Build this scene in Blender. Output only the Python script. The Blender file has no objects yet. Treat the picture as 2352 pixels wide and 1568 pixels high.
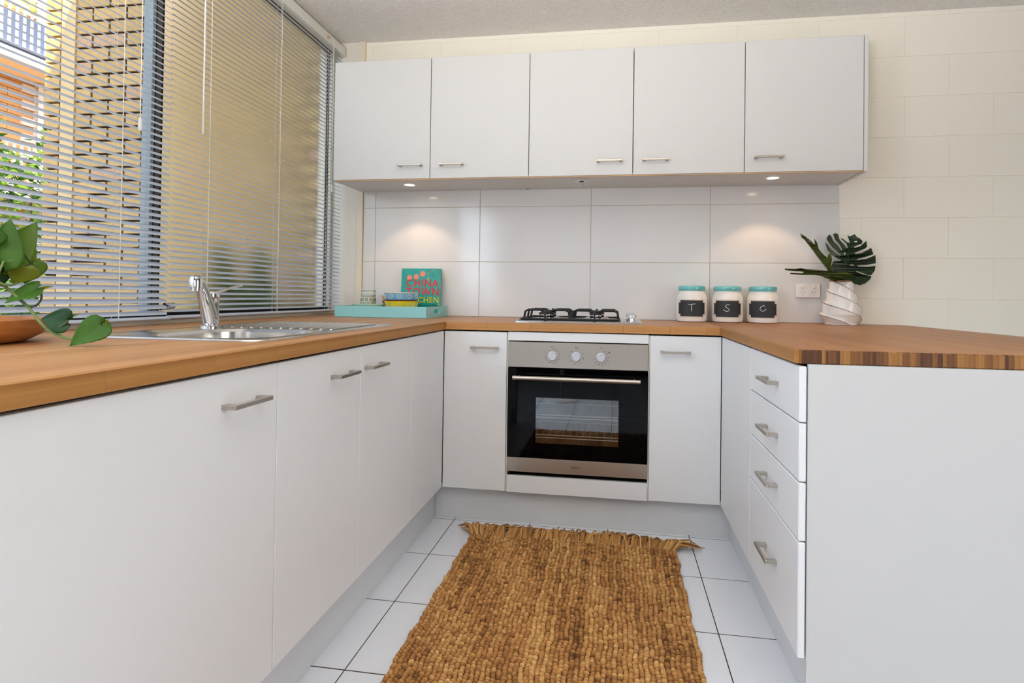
import bpy, bmesh, math, random
import numpy as np
from mathutils import Vector, Matrix
from mathutils.geometry import tessellate_polygon
random.seed(7)
S = bpy.context.scene
COL = S.collection
PI = math.pi
# ------------------------------------------------------------------ camera
FPX, CX, CY = 1280.8575, 1221.7137, 666.162
_y, _p, _r = (math.radians(a) for a in (-8.621, .6267, -.7873))
CAM = Vector((.7597, -2.4098, 1.0054))
_f = Vector((math.sin(_y)*math.cos(_p), math.cos(_y)*math.cos(_p), math.sin(_p)))
_rt = Vector((math.cos(_y), -math.sin(_y), 0))
_dn = _f.cross(_rt)
_R = math.cos(_r)*_rt + math.sin(_r)*_dn
_D = -math.sin(_r)*_rt + math.cos(_r)*_dn
cd = bpy.data.cameras.new('camera')
cam = bpy.data.objects.new('camera', cd); COL.objects.link(cam)
cd.sensor_width = 36; cd.lens = FPX*36/2352
cd.shift_x = (1176-CX)/2352; cd.shift_y = (CY-784)/2352
cd.clip_start = .02; cd.clip_end = 300
cam.matrix_world = Matrix(((_R.x, -_D.x, -_f.x, CAM.x), (_R.y, -_D.y, -_f.y, CAM.y), (_R.z, -_D.z, -_f.z, CAM.z), (0, 0, 0, 1)))
S.camera = cam
def at(px, py, axis, val):
    """point of the place seen at a pixel, at a given x (0), y (1) or z (2)"""
    d = _R*((px-CX)/FPX) + _D*((py-CY)/FPX) + _f
    return CAM + d*((val-CAM[axis])/d[axis])
# ------------------------------------------------------------------ view, sky, sun, added fill lights
S.view_settings.view_transform = 'Standard'; S.view_settings.look = 'None'
S.view_settings.gamma = 1; S.view_settings.use_curve_mapping = False
S.view_settings.exposure = 0.14
S.cycles.max_bounces = 7; S.cycles.diffuse_bounces = 4; S.cycles.glossy_bounces = 3
S.cycles.transmission_bounces = 4; S.cycles.transparent_max_bounces = 10
S.cycles.use_adaptive_sampling = True; S.cycles.adaptive_threshold = .02; S.cycles.adaptive_min_samples = 24; S.cycles.sample_clamp_indirect = 6; S.cycles.blur_glossy = .6
W = bpy.data.worlds.new('sky'); S.world = W; W.use_nodes = True
nt = W.node_tree; bgn = nt.nodes['Background']
sky = nt.nodes.new('ShaderNodeTexSky'); sky.sky_type = 'NISHITA'; sky.sun_disc = False
sky.sun_elevation = math.radians(54); sky.sun_rotation = math.radians(150); sky.air_density = 1.0; sky.dust_density = 2.5; sky.ozone_density = 1
hs = nt.nodes.new('ShaderNodeHueSaturation'); hs.inputs['Saturation'].default_value = .55
nt.links.new(sky.outputs[0], hs.inputs['Color']); nt.links.new(hs.outputs[0], bgn.inputs['Color'])
bgn.inputs['Strength'].default_value = .55
def light(name, kind, loc, energy, color, direction=None, **kw):
    l = bpy.data.lights.new(name, kind); l.energy = energy; l.color = color
    for k, v in kw.items(): setattr(l, k, v)
    o = bpy.data.objects.new(name, l); COL.objects.link(o); o.location = loc
    if direction is not None: o.rotation_euler = Vector(direction).to_track_quat('-Z', 'Y').to_euler()
    return o
light('sun', 'SUN', (-3, -3, 9), 6.5, (1, .93, .82), (-.30, .50, -.81), angle=.009)
light('added_fill_right', 'AREA', (4.05, -3.0, 1.45), 18, (1, .95, .88), (-1, .15, .1), shape='RECTANGLE', size=2.0, size_y=1.2)  # added warm fill from the right, source invented
light('added_fill_left', 'AREA', (-.82, -2.72, 1.1), 34, (.60, .78, 1.0), (1, .12, .05), shape='RECTANGLE', size=1.1, size_y=1.8)  # added cool fill from the left, for the fronts facing it
# ------------------------------------------------------------------ materials
def lin(c):
    if isinstance(c, str): c = tuple(int(c[i:i+2], 16) for i in (0, 2, 4))
    c = [v/255 for v in c]
    return tuple(v/12.92 if v <= .04045 else ((v+.055)/1.055)**2.4 for v in c) + (1,)
MATS = {}
def pbr(name, col, rough=.5, metal=0, var=None, bump=None, stretch=(1, 1, 1), coat=0, spec=.5, rand=0, emit=None):
    m = bpy.data.materials.new(name); m.use_nodes = True; MATS[name] = m
    t = m.node_tree; b = t.nodes['Principled BSDF']; N = t.nodes.new; L = t.links.new
    b.inputs['Roughness'].default_value = rough; b.inputs['Metallic'].default_value = metal
    b.inputs['Specular IOR Level'].default_value = spec; b.inputs['Coat Weight'].default_value = coat
    c = lin(col); b.inputs['Base Color'].default_value = c
    tc = N('ShaderNodeTexCoord'); mp = N('ShaderNodeMapping'); mp.inputs['Scale'].default_value = stretch
    L(tc.outputs['Object'], mp.inputs['Vector'])
    src = None
    if var:
        n = N('ShaderNodeTexNoise'); n.inputs['Scale'].default_value = var[0]; n.inputs['Detail'].default_value = 4
        L(mp.outputs[0], n.inputs['Vector'])
        r = N('ShaderNodeMapRange'); r.inputs[1].default_value = .3; r.inputs[2].default_value = .7
        r.inputs[3].default_value = 1-var[1]; r.inputs[4].default_value = 1+var[1]; L(n.outputs[0], r.inputs[0])
        mx = N('ShaderNodeMix'); mx.data_type = 'RGBA'; mx.blend_type = 'MULTIPLY'; mx.inputs[0].default_value = 1
        mx.inputs[6].default_value = c; L(r.outputs[0], mx.inputs[7]); src = mx.outputs[2]
    if rand:
        oi = N('ShaderNodeObjectInfo'); r = N('ShaderNodeMapRange'); r.inputs[3].default_value = 1-rand; r.inputs[4].default_value = 1+rand*.6
        L(oi.outputs['Random'], r.inputs[0])
        mx = N('ShaderNodeMix'); mx.data_type = 'RGBA'; mx.blend_type = 'MULTIPLY'; mx.inputs[0].default_value = 1
        if src: L(src, mx.inputs[6])
        else: mx.inputs[6].default_value = c
        L(r.outputs[0], mx.inputs[7]); src = mx.outputs[2]
    if src: L(src, b.inputs['Base Color'])
    if bump:
        n = N('ShaderNodeTexNoise'); n.inputs['Scale'].default_value = bump[0]; n.inputs['Detail'].default_value = 3
        L(mp.outputs[0], n.inputs['Vector'])
        bp = N('ShaderNodeBump'); bp.inputs['Strength'].default_value = bump[1]; bp.inputs['Distance'].default_value = bump[2]
        L(n.outputs[0], bp.inputs['Height']); L(bp.outputs[0], b.inputs['Normal'])
    if emit:
        b.inputs['Emission Color'].default_value = lin(emit[0]); b.inputs['Emission Strength'].default_value = emit[1]
    return m
def leafy(name, col, col2, rough=.35, tr=.3, scale=18):
    m = pbr(name, col, rough, var=(scale, .25), spec=.3); t = m.node_tree; N = t.nodes.new; L = t.links.new
    b = t.nodes['Principled BSDF']; out = t.nodes['Material Output']
    tr_ = N('ShaderNodeBsdfTranslucent'); tr_.inputs[0].default_value = lin(col2)
    mx = N('ShaderNodeMixShader'); mx.inputs[0].default_value = tr
    L(b.outputs[0], mx.inputs[1]); L(tr_.outputs[0], mx.inputs[2]); L(mx.outputs[0], out.inputs[0])
    return m
def attr_mat(name, attr, stops, rough=.8, bump=None, spec=.4):
    m = pbr(name, '808080', rough, bump=bump, spec=spec); t = m.node_tree; N = t.nodes.new; L = t.links.new
    a = N('ShaderNodeAttribute'); a.attribute_name = attr
    r = N('ShaderNodeValToRGB'); e = r.color_ramp.elements
    while len(e) < len(stops): e.new(.5)
    for k, (p, c) in enumerate(stops): e[k].position = p; e[k].color = lin(c)
    L(a.outputs['Fac'], r.inputs[0]); L(r.outputs[0], t.nodes['Principled BSDF'].inputs['Base Color'])
    return m
def grain(name, cols, axis, fine=150, coarse=14, rough=.42, rand=0):
    """bamboo: long stripes along one axis"""
    m = pbr(name, '808080', rough); t = m.node_tree; N = t.nodes.new; L = t.links.new
    tc = N('ShaderNodeTexCoord'); fac = []
    for sc in (fine, coarse):
        mp = N('ShaderNodeMapping'); s = [sc, sc, sc*.4]; s[axis] = .9 if sc == fine else .35
        mp.inputs['Scale'].default_value = s; L(tc.outputs['Object'], mp.inputs[0])
        n = N('ShaderNodeTexNoise'); n.inputs['Scale'].default_value = 1; n.inputs['Detail'].default_value = 2
        L(mp.outputs[0], n.inputs['Vector']); fac.append(n.outputs[0])
    ad = N('ShaderNodeMath'); ad.operation = 'MULTIPLY_ADD'; ad.inputs[1].default_value = .6; L(fac[0], ad.inputs[0])
    m2 = N('ShaderNodeMath'); m2.operation = 'MULTIPLY'; m2.inputs[1].default_value = .4; L(fac[1], m2.inputs[0]); L(m2.outputs[0], ad.inputs[2])
    last = ad.outputs[0]
    if rand:
        oi = N('ShaderNodeObjectInfo'); mr = N('ShaderNodeMapRange'); mr.inputs[3].default_value = -rand; mr.inputs[4].default_value = rand
        L(oi.outputs['Random'], mr.inputs[0]); a2 = N('ShaderNodeMath'); L(last, a2.inputs[0]); L(mr.outputs[0], a2.inputs[1]); last = a2.outputs[0]
    r = N('ShaderNodeValToRGB'); e = r.color_ramp.elements; e.new(.5)
    for k, p in enumerate((.33, .5, .67)): e[k].position = p; e[k].color = lin(cols[k])
    L(last, r.inputs[0]); L(r.outputs[0], t.nodes['Principled BSDF'].inputs['Base Color'])
    return m
def clear_glass(name, tint=(1, 1, 1, 1), refl=1.0):
    m = bpy.data.materials.new(name); m.use_nodes = True; t = m.node_tree; t.nodes.clear(); N = t.nodes.new; L = t.links.new
    o = N('ShaderNodeOutputMaterial'); tr = N('ShaderNodeBsdfTransparent'); tr.inputs[0].default_value = tint
    g = N('ShaderNodeBsdfGlossy'); g.inputs['Roughness'].default_value = .01
    fr = N('ShaderNodeFresnel'); fr.inputs[0].default_value = 1.45
    mu = N('ShaderNodeMath'); mu.operation = 'MULTIPLY'; mu.inputs[1].default_value = refl; L(fr.outputs[0], mu.inputs[0])
    mx = N('ShaderNodeMixShader'); L(mu.outputs[0], mx.inputs[0]); L(tr.outputs[0], mx.inputs[1]); L(g.outputs[0], mx.inputs[2]); L(mx.outputs[0], o.inputs[0])
    MATS[name] = m; return m
def frosted(name):
    m = bpy.data.materials.new(name); m.use_nodes = True; t = m.node_tree; t.nodes.clear(); N = t.nodes.new; L = t.links.new
    o = N('ShaderNodeOutputMaterial'); rf = N('ShaderNodeBsdfRefraction'); rf.inputs['Roughness'].default_value = .42; rf.inputs['IOR'].default_value = 1.3
    rf.inputs['Color'].default_value = (.96, .97, .95, 1)
    g = N('ShaderNodeBsdfGlossy'); g.inputs['Roughness'].default_value = .12
    mx = N('ShaderNodeMixShader'); mx.inputs[0].default_value = .08
    L(rf.outputs[0], mx.inputs[1]); L(g.outputs[0], mx.inputs[2]); L(mx.outputs[0], o.inputs[0])
    MATS[name] = m; return m
pbr('cab', (230, 230, 230), .38, bump=(90, .03, .001)); pbr('cab_end', (198, 197, 195), .4); pbr('cab_top', (213, 212, 209), .42); pbr('kick', (210, 211, 212), .35)  # cab_end: same laminate greyed, weaker light put into its colour
pbr('carcass', (222, 214, 202), .6); pbr('raw_edge', (196, 160, 118), .7)
pbr('tile', (224, 223, 222), .12, var=(3, .012)); pbr('grout_splash', (206, 193, 170), .9)
pbr('floor_tile', (230, 233, 239), .28, var=(160, .02), bump=(220, .05, .0006)); pbr('grout', (62, 50, 40), .95)
pbr('paint', (245, 240, 226), .62, var=(2, .01), bump=(170, .35, .0016)); pbr('paint_joint', (242, 237, 223), .7)
pbr('trim_cream', (232, 222, 200), .45); pbr('ceiling', (238, 234, 229), .95, var=(120, .08), bump=(150, 1.0, .009))
pbr('wall', (230, 226, 216), .7); pbr('wall_dark', (112, 104, 96), .8)
pbr('slat', (184, 194, 208), .45); pbr('rail', (226, 224, 216), .4); pbr('cord', (236, 234, 226), .8)
pbr('alu', (150, 164, 168), .5, .2); pbr('gasket', (14, 16, 20), .6); pbr('gasket_blue', (18, 34, 52), .6); pbr('bronze', (104, 98, 90), .5, .2); pbr('blackgap', (22, 20, 18), .8)
clear_glass('glass'); clear_glass('flyscreen', (.30, .30, .31, 1)); frosted('frost')
pbr('steel', (182, 176, 168), .3, 1, stretch=(1, 1, 60), bump=(30, .05, .0005)); pbr('steel_sink', (205, 203, 198), .2, 1, bump=(60, .03, .001))
pbr('handle', (188, 181, 171), .32, 1); pbr('chrome', (225, 225, 228), .06, 1); pbr('enamel', (24, 24, 26), .3); pbr('iron', (16, 16, 17), .55)
pbr('black_glass', (3, 3, 5), .03, spec=.12); pbr('knob', (206, 208, 214), .25, .3); pbr('print', (70, 64, 58), .6); pbr('redlamp', (120, 14, 12), .3)
clear_glass('oven_window', (.8, .79, .78, 1), 4.5); pbr('rack', (240, 240, 238), .4); pbr('cavity', (9, 9, 9), .6)
grain('bamboo_y', ((139, 93, 52), (167, 120, 75), (183, 139, 94)), 1); grain('bamboo_x', ((159, 105, 61), (182, 129, 81), (195, 147, 100)), 0)
grain('bamboo_edge_y', ((139, 90, 36), (159, 110, 52), (172, 123, 64)), 1, 260, 30, .5, .03); grain('bamboo_edge_x', ((148, 95, 43), (169, 116, 60), (180, 129, 72)), 0, 260, 30, .5, .03)
grain('bamboo_strip', ((140, 87, 41), (168, 111, 59), (186, 133, 78)), 1, 190, 20, .42, .06); grain('bamboo_end', ((70, 36, 10), (115, 72, 28), (151, 105, 48)), 2, 200, 60, .6, .2)
pbr('brick', (204, 176, 122), .9, var=(40, .08), bump=(120, .4, .003), rand=.14); pbr('brick_pink', (204, 172, 138), .9, var=(40, .08), bump=(120, .4, .003), rand=.06)
pbr('mortar', (44, 31, 21), 1); pbr('render', (216, 196, 150), .9, var=(8, .05), bump=(90, .3, .003))
pbr('aqua', (142, 203, 204), .35); pbr('aqua_lid', (104, 184, 184), .2, coat=.4); pbr('ceramic', (238, 232, 224), .16, coat=.3); pbr('chalkboard', (36, 36, 40), .6, var=(30, .15)); pbr('chalk', (230, 230, 226), .95)
pbr('plaque_edge', (214, 200, 178), .4); pbr('pale_green', (196, 224, 204), .25)
pbr('teal', (22, 152, 142), .35, var=(14, .18)); pbr('pages', (232, 226, 212), .8); pbr('red', (214, 22, 34), .45); pbr('yellow', (222, 196, 20), .45); pbr('ink', (26, 52, 60), .5)
pbr('pink', (236, 140, 140), .5); pbr('orange', (240, 150, 70), .5); pbr('lime', (150, 180, 40), .5); pbr('maroon', (150, 24, 60), .5)
pbr('bowl_blue', (112, 172, 206), .2, coat=.3); pbr('bowl_yellow', (232, 206, 30), .2, coat=.3); pbr('bowl_red', (176, 62, 36), .2, coat=.3); pbr('bowl_cream', (246, 226, 200), .2, coat=.3); pbr('bowl_orange', (244, 176, 116), .2, coat=.3); pbr('bowl_green', (120, 176, 130), .2)
pbr('deco_white', (226, 222, 206), .3); pbr('deco_green', (20, 104, 76), .3); pbr('deco_blue', (54, 110, 160), .3)
attr_mat('vase', 'ridge', ((0, (238, 234, 228)), (.72, (238, 234, 228)), (.86, (150, 84, 44)), (1, (120, 62, 30))), .18)
leafy('monstera', (40, 56, 36), (60, 84, 30), .35, .1); leafy('leaf_olive', (74, 84, 34), (120, 140, 50), .4, .2)
leafy('pothos_a', (62, 104, 26), (120, 170, 20), .5, .35, 9); leafy('pothos_b', (26, 66, 22), (50, 110, 16), .42, .25, 9); leafy('pothos_c', (112, 126, 34), (150, 165, 30), .35, .4, 9); leafy('pothos_d', (82, 112, 26), (130, 165, 20), .5, .4, 9)
pbr('stem', (92, 112, 52), .5); pbr('stem_dark', (58, 66, 34), .5)
pbr('wood_bowl', (168, 108, 56), .45, var=(14, .22), stretch=(1, 1, 7)); pbr('wood_bowl_in', (132, 102, 84), .5, var=(10, .2), stretch=(1, 6, 1))
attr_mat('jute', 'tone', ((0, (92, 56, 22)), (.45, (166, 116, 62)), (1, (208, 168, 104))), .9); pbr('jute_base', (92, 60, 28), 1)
pbr('plastic', (240, 236, 232), .35); pbr('slot', (40, 38, 38), .6)
pbr('lamp_on', (255, 236, 208), .5, emit=((255, 226, 190), 14)); pbr('lamp_off', (120, 128, 130), .2, .4); pbr('lamp_ring', (226, 226, 224), .35, .2)
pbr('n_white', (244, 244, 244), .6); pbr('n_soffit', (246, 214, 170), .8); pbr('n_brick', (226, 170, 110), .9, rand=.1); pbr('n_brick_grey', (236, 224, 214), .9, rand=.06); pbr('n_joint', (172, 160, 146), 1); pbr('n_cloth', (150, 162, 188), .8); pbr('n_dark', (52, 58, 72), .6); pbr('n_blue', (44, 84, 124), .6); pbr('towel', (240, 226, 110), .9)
leafy('shrub_light', (120, 158, 60), (170, 200, 70), .5, .4); leafy('shrub_dark', (50, 88, 44), (80, 130, 40), .45, .3)
pbr('earth', (96, 82, 62), 1, var=(6, .3)); pbr('bark', (92, 78, 60), .9); pbr('screen_dark', (30, 32, 34), .6); pbr('eave', (210, 200, 180), .8)
# ------------------------------------------------------------------ building helpers
WM = {}
def link(name, me, mat=None, parent=None, loc=(0, 0, 0), rot=(0, 0, 0), smooth=False):
    o = bpy.data.objects.new(name, me); COL.objects.link(o)
    if me is not None and mat is not None and not me.materials:
        for mm in (mat if isinstance(mat, (list, tuple)) else [mat]): me.materials.append(MATS[mm])
    if smooth:
        me.polygons.foreach_set('use_smooth', [True]*len(me.polygons))
    o.location = loc; o.rotation_euler = rot
    m = Matrix.LocRotScale(Vector(loc), __import__('mathutils').Euler(rot), None); WM[o.name] = m
    if parent is not None:
        o.parent = parent; o.matrix_parent_inverse = WM[parent.name].inverted()
    return o
def tag(o, label=None, cat=None, group=None, kind=None):
    if label: o['label'] = label
    if cat: o['category'] = cat
    if group: o['group'] = group
    if kind: o['kind'] = kind
    return o
def thing(name, label, cat, loc=(0, 0, 0), group=None):
    o = link(name, None, None, None, loc); o.empty_display_size = .05
    return tag(o, label, cat, group)
def struct(name, me_or_none, mat=None, label=None, loc=(0, 0, 0), cat=None):
    o = link(name, me_or_none, mat, None, loc); return tag(o, label, cat, None, 'structure')
def pyd(name, v, f, smooth=False):
    me = bpy.data.meshes.new(name); me.from_pydata([tuple(q) for q in v], [], f); me.update()
    if smooth: me.polygons.foreach_set('use_smooth', [True]*len(me.polygons))
    return me
_bx = {}
def boxmesh(dx, dy, dz, bev, mat):
    key = (round(dx, 4), round(dy, 4), round(dz, 4), bev, mat)
    if key in _bx: return _bx[key]
    bm = bmesh.new(); bmesh.ops.create_cube(bm, size=1)
    for v in bm.verts: v.co = (v.co.x*dx, v.co.y*dy, v.co.z*dz)
    if bev: bmesh.ops.bevel(bm, geom=bm.edges[:], offset=min(bev, .45*min(dx, dy, dz)), segments=1, affect='EDGES')
    me = bpy.data.meshes.new('block'); bm.to_mesh(me); bm.free(); _bx[key] = me
    return me
def box(name, x0, x1, y0, y1, z0, z1, mat, parent=None, bev=0):
    if x0 > x1: x0, x1 = x1, x0
    if y0 > y1: y0, y1 = y1, y0
    if z0 > z1: z0, z1 = z1, z0
    return link(name, boxmesh(x1-x0, y1-y0, z1-z0, bev, mat), mat, parent, ((x0+x1)/2, (y0+y1)/2, (z0+z1)/2))
class MB:
    """collects boxes, tubes and lathes into one mesh"""
    def __init__(s): s.v = []; s.f = []
    def add(s, v, f):
        o = len(s.v); s.v += [Vector(q) for q in v]; s.f += [[i+o for i in q] for q in f]; return s
    def box(s, x0, x1, y0, y1, z0, z1):
        v = [(x, y, z) for z in (z0, z1) for y in (y0, y1) for x in (x0, x1)]
        return s.add(v, [(0, 2, 3, 1), (4, 5, 7, 6), (0, 1, 5, 4), (2, 6, 7, 3), (0, 4, 6, 2), (1, 3, 7, 5)])
    def tube(s, pts, r, n=8, cap=True, flat=None):
        pts = [Vector(p) for p in pts]; k = len(pts); rr = r if isinstance(r, (list, tuple)) else [r]*k
        V = []; prev = None
        for i, p in enumerate(pts):
            d = (pts[min(i+1, k-1)]-pts[max(i-1, 0)]).normalized()
            if prev is None:
                up = Vector((0, 0, 1)) if abs(d.z) < .9 else Vector((1, 0, 0)); a = d.cross(up).normalized()
            else: a = (prev-d*prev.dot(d)).normalized()
            prev = a; b = d.cross(a)
            for j in range(n):
                t = 2*PI*j/n; V.append(p+a*(rr[i]*math.cos(t))+b*(rr[i]*math.sin(t)*(flat or 1)))
        F = [(i*n+j, i*n+(j+1) % n, (i+1)*n+(j+1) % n, (i+1)*n+j) for i in range(k-1) for j in range(n)]
        if cap: F += [tuple(reversed(range(n))), tuple((k-1)*n+j for j in range(n))]
        return s.add(V, F)
    def lathe(s, prof, c=(0, 0, 0), n=40, cap0=True, cap1=True):
        c = Vector(c); V = [c+Vector((r*math.cos(2*PI*j/n), r*math.sin(2*PI*j/n), z)) for r, z in prof for j in range(n)]
        F = [(i*n+j, i*n+(j+1) % n, (i+1)*n+(j+1) % n, (i+1)*n+j) for i in range(len(prof)-1) for j in range(n)]
        if cap0: F.append(tuple(reversed(range(n))))
        if cap1: F.append(tuple((len(prof)-1)*n+j for j in range(n)))
        return s.add(V, F)
    def mesh(s, name='m', smooth=False):
        me = pyd(name, s.v, s.f, False)
        bm = bmesh.new(); bm.from_mesh(me); bmesh.ops.recalc_face_normals(bm, faces=bm.faces[:])
        bm.to_mesh(me); bm.free()
        if smooth:
            me.polygons.foreach_set('use_smooth', [True]*len(me.polygons)); me.set_sharp_from_angle(angle=math.radians(38))
        return me
    def build(s, name, mat, parent=None, smooth=False, center=True):
        c = Vector((0, 0, 0))
        if center and s.v:
            lo = Vector([min(v[i] for v in s.v) for i in range(3)]); hi = Vector([max(v[i] for v in s.v) for i in range(3)])
            c = (lo+hi)/2; c.z = lo.z; s.v = [v-c for v in s.v]
        return link(name, s.mesh(name, smooth), mat, parent, c)
def arc(c, r, a0, a1, n, fn):
    return [fn(c[0]+r*math.cos(a0+(a1-a0)*i/n), c[1]+r*math.sin(a0+(a1-a0)*i/n)) for i in range(n+1)]
def rrect(x0, x1, y0, y1, r, n=8):
    P = []
    for cx, cy, a in ((x1-r, y1-r, 0), (x0+r, y1-r, PI/2), (x0+r, y0+r, PI), (x1-r, y0+r, 1.5*PI)):
        P += [(cx+r*math.cos(a+PI/2*i/n), cy+r*math.sin(a+PI/2*i/n)) for i in range(n+1)]
    return P
def poly_plate(outline, holes, thick, place):
    """flat outline with holes -> a plate; place(u, v, side) gives the 3-D point, side 0 front, 1 back"""
    loops = [outline]+holes; tris = tessellate_polygon([[Vector((u, v, 0)) for u, v in l] for l in loops])
    flat = [q for l in loops for q in l]; n = len(flat)
    V = [place(u, v, 0) for u, v in flat]+[place(u, v, 1) for u, v in flat]
    F = [tuple(t) for t in tris]+[tuple(n+i for i in reversed(t)) for t in tris]; o = 0
    for l in loops:
        k = len(l)
        F += [(o+i, o+(i+1) % k, n+o+(i+1) % k, n+o+i) for i in range(k)]; o += k
    me = pyd('plate', V, F); bm = bmesh.new(); bm.from_mesh(me); bmesh.ops.recalc_face_normals(bm, faces=bm.faces[:]); bm.to_mesh(me); bm.free()
    return me
def text(name, body, size, loc, rot, mat, parent, bold=0, depth=.0004, align='CENTER', width=None):
    c = bpy.data.curves.new('lettering', 'FONT'); c.body = body; c.size = size; c.align_x = align; c.space_character = 1.12 if bold else 1; c.extrude = depth; c.offset = bold; c.resolution_u = 3
    tmp = bpy.data.objects.new('tmp', c); COL.objects.link(tmp)
    me = bpy.data.meshes.new_from_object(tmp.evaluated_get(bpy.context.evaluated_depsgraph_get())); bpy.data.objects.remove(tmp)
    if width:
        xs = [v.co.x for v in me.vertices]; k = width/(max(xs)-min(xs)); x0 = (min(xs)+max(xs))/2
        for v in me.vertices: v.co.x = (v.co.x-x0)*k
    return link(name, me, mat, parent, loc, rot)
FACE_CAM = (PI/2, 0, 0)       # lettering that faces -y
# ------------------------------------------------------------------ measures
ZC, TH, ZB, ZT, ZCE = .8864, .0336, .1505, .846, 2.472
YW, XL, XR = .6436, -.875, 1.196
T = .3408
# ------------------------------------------------------------------ the room
fl = struct('floor', MB().box(-1.0, 4.2, -5.0, .70, -.10, -.0012).mesh('floor'), 'grout', 'white square tile floor with thin dark grout lines')
gx = [.0528+T*i for i in range(-3, 12)]; gy = [.0254-T*i for i in range(-2, 15)]
for i in range(len(gx)-1):
    for j in range(len(gy)-1):
        x0, x1 = gx[i]+.0017, gx[i+1]-.0017; y1, y0 = gy[j]-.0024, gy[j+1]+.0024
        if x1 > 4.15 or y1 > .7 or x0 < -.99: continue
        box('tile', x0, x1, y0, y1, -.006, 0, 'floor_tile', fl, .0005)
struct('ceiling', MB().box(-1.05, 4.25, -5.05, .75, ZCE, ZCE+.12).mesh('ceiling'), 'ceiling', 'white sprayed stipple ceiling')
wb = struct('wall_back', MB().box(-1.05, 4.25, YW+.0095, YW+.16, -.1, ZCE+.1).mesh('wall'), 'paint_joint', 'cream painted concrete block wall behind the kitchen')
rows = [1.019+.2045*i for i in range(-5, 8)]
for i, z in enumerate(rows):
    z1 = min(z+.2045, ZCE+.02); off = 2.19 if (i % 2) == 1 else 2.395
    k = -8
    while off+.407*k < 4.15:
        x0, x1 = max(off+.407*k, -.7), off+.407*(k+1); k += 1
        if x1 <= -.69: continue
        if x1 < 1.90 and z1 < 2.2: continue
        box('concrete_block', x0+.0004, x1-.0004, YW+.007, YW+.018, z+.0004, z1-.0004, 'paint', wb, .0016)
tx = [-.7005, -.625, -.004, .6177, 1.2459, 1.8823]; tz = [ZC+.001, 1.1945, 1.5035, 1.615]
box('grout_bed', -.7005, 1.880, YW+.003, YW+.0095, ZC, 1.615, 'grout_splash', wb)
for i in range(5):
    for j in range(3):
        box('splashback_tile', tx[i]+.0014, tx[i+1]-.0014, YW, YW+.008, tz[j]+.0014, tz[j+1]-.0014, 'tile', wb, .0008)
struct('trim_1', MB().box(-.7347, -.7015, YW-.012, YW+.012, ZC, ZCE).mesh('trim'), 'trim_cream', 'cream batten between tiled splashback and window corner')
struct('trim_2', MB().box(-.88, -.7347, YW-.002, YW+.012, ZC, ZCE).mesh('trim'), 'wall', 'smooth cream wall strip beside the window blind')
struct('wall_left', MB().box(XL-.10, XL, -5.05, -3.4, -.1, ZC-.002).box(XL-.10, XL, -2.06, YW+.0095, -.1, ZC-.002).box(XL-.10, XL, -5.05, -3.4, ZC-.002, ZCE).box(XL-.10, XL, -2.06, -1.96, ZC-.002, ZCE).box(XL-.10, XL, -3.4, -2.06, 2.1, ZCE).box(XL-.1, XL+.002, -1.96, YW+.0095, ZCE-.035, ZCE+.02).mesh('wall'), 'wall', 'cream wall below and around the kitchen window')
struct('wall_right', MB().box(4.15, 4.25, -5.05, .7, -.1, .7).box(4.15, 4.25, -5.05, .7, 2.1, ZCE).box(4.15, 4.25, -5.05, -4.0, .7, 2.1).box(4.15, 4.25, -2.0, .7, .7, 2.1).mesh('wall'), 'wall_dark', 'taupe living room wall with an opening added for fill light')  # window opening invented to go with the right fill light
struct('wall_rear', MB().box(-.98, -.8, -5.05, -4.95, -.1, ZCE).box(2.3, 4.25, -5.05, -4.95, -.1, ZCE).box(-.8, 2.3, -5.05, -4.95, 2.12, ZCE).mesh('wall'), 'wall_dark', 'taupe rear wall with a wide glazed door opening')
d2 = struct('added_door', None, None, 'dark framed glass door added in the left wall for fill light')  # unseen door, put in to go with the left fill light
for ya in (-3.4, -2.76, -2.12): box('door_stile', XL-.07, XL-.03, ya, ya+.06, 0, 2.1, 'screen_dark', d2)
for za in (0, 2.04): box('door_rail', XL-.07, XL-.03, -3.4, -2.06, za, za+.06, 'screen_dark', d2)
for ya, yb in ((-3.34, -2.76), (-2.70, -2.12)): link('pane', pyd('pane', [(XL-.05, ya, .06), (XL-.05, yb, .06), (XL-.05, yb, 2.04), (XL-.05, ya, 2.04)], [(0, 1, 2, 3)]), 'glass', d2)
d1 = struct('door_1', None, None, 'wide dark framed sliding glass door in the rear wall')
for i in range(3): box('door_stile', -.8+1.52*i, -.74+1.52*i, -5.03, -4.97, 0, 2.12, 'screen_dark', d1)
box('door_rail', -.8, 2.3, -5.03, -4.97, 0, .12, 'screen_dark', d1); box('door_rail', -.8, 2.3, -5.03, -4.97, 2.04, 2.12, 'screen_dark', d1)
for xa, xb in ((-.74, .72), (.78, 2.24)): link('pane', pyd('pane', [(xa, -5, .12), (xb, -5, .12), (xb, -5, 2.04), (xa, -5, 2.04)], [(0, 1, 2, 3)]), 'flyscreen', d1)
# added uplighter pendant, unseen behind the camera, for bounced fill light
pd = thing('added_pendant', 'white bowl uplighter pendant added out of view as fill light', 'lamp', (1.3, -3.7, 2.0))
MB().lathe([(.02, 1.94), (.14, 1.955), (.24, 2.0), (.29, 2.06), (.285, 2.062), (.235, 2.008), (.13, 1.965), (.02, 1.95)], (1.3, -3.7, 0), 40).build('shade', 'plastic', pd, True)
MB().tube([(1.3, -3.7, 1.95), (1.3, -3.7, ZCE)], .006, 8).build('rod', 'plastic', pd)
pl_l = light('pendant_fill', 'AREA', (1.3, -3.7, 2.03), 16, (1, .96, .90), (0, 0, 1), shape='DISK', size=.46)
pl_l.parent = pd; pl_l.matrix_parent_inverse = WM[pd.name].inverted()
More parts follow.
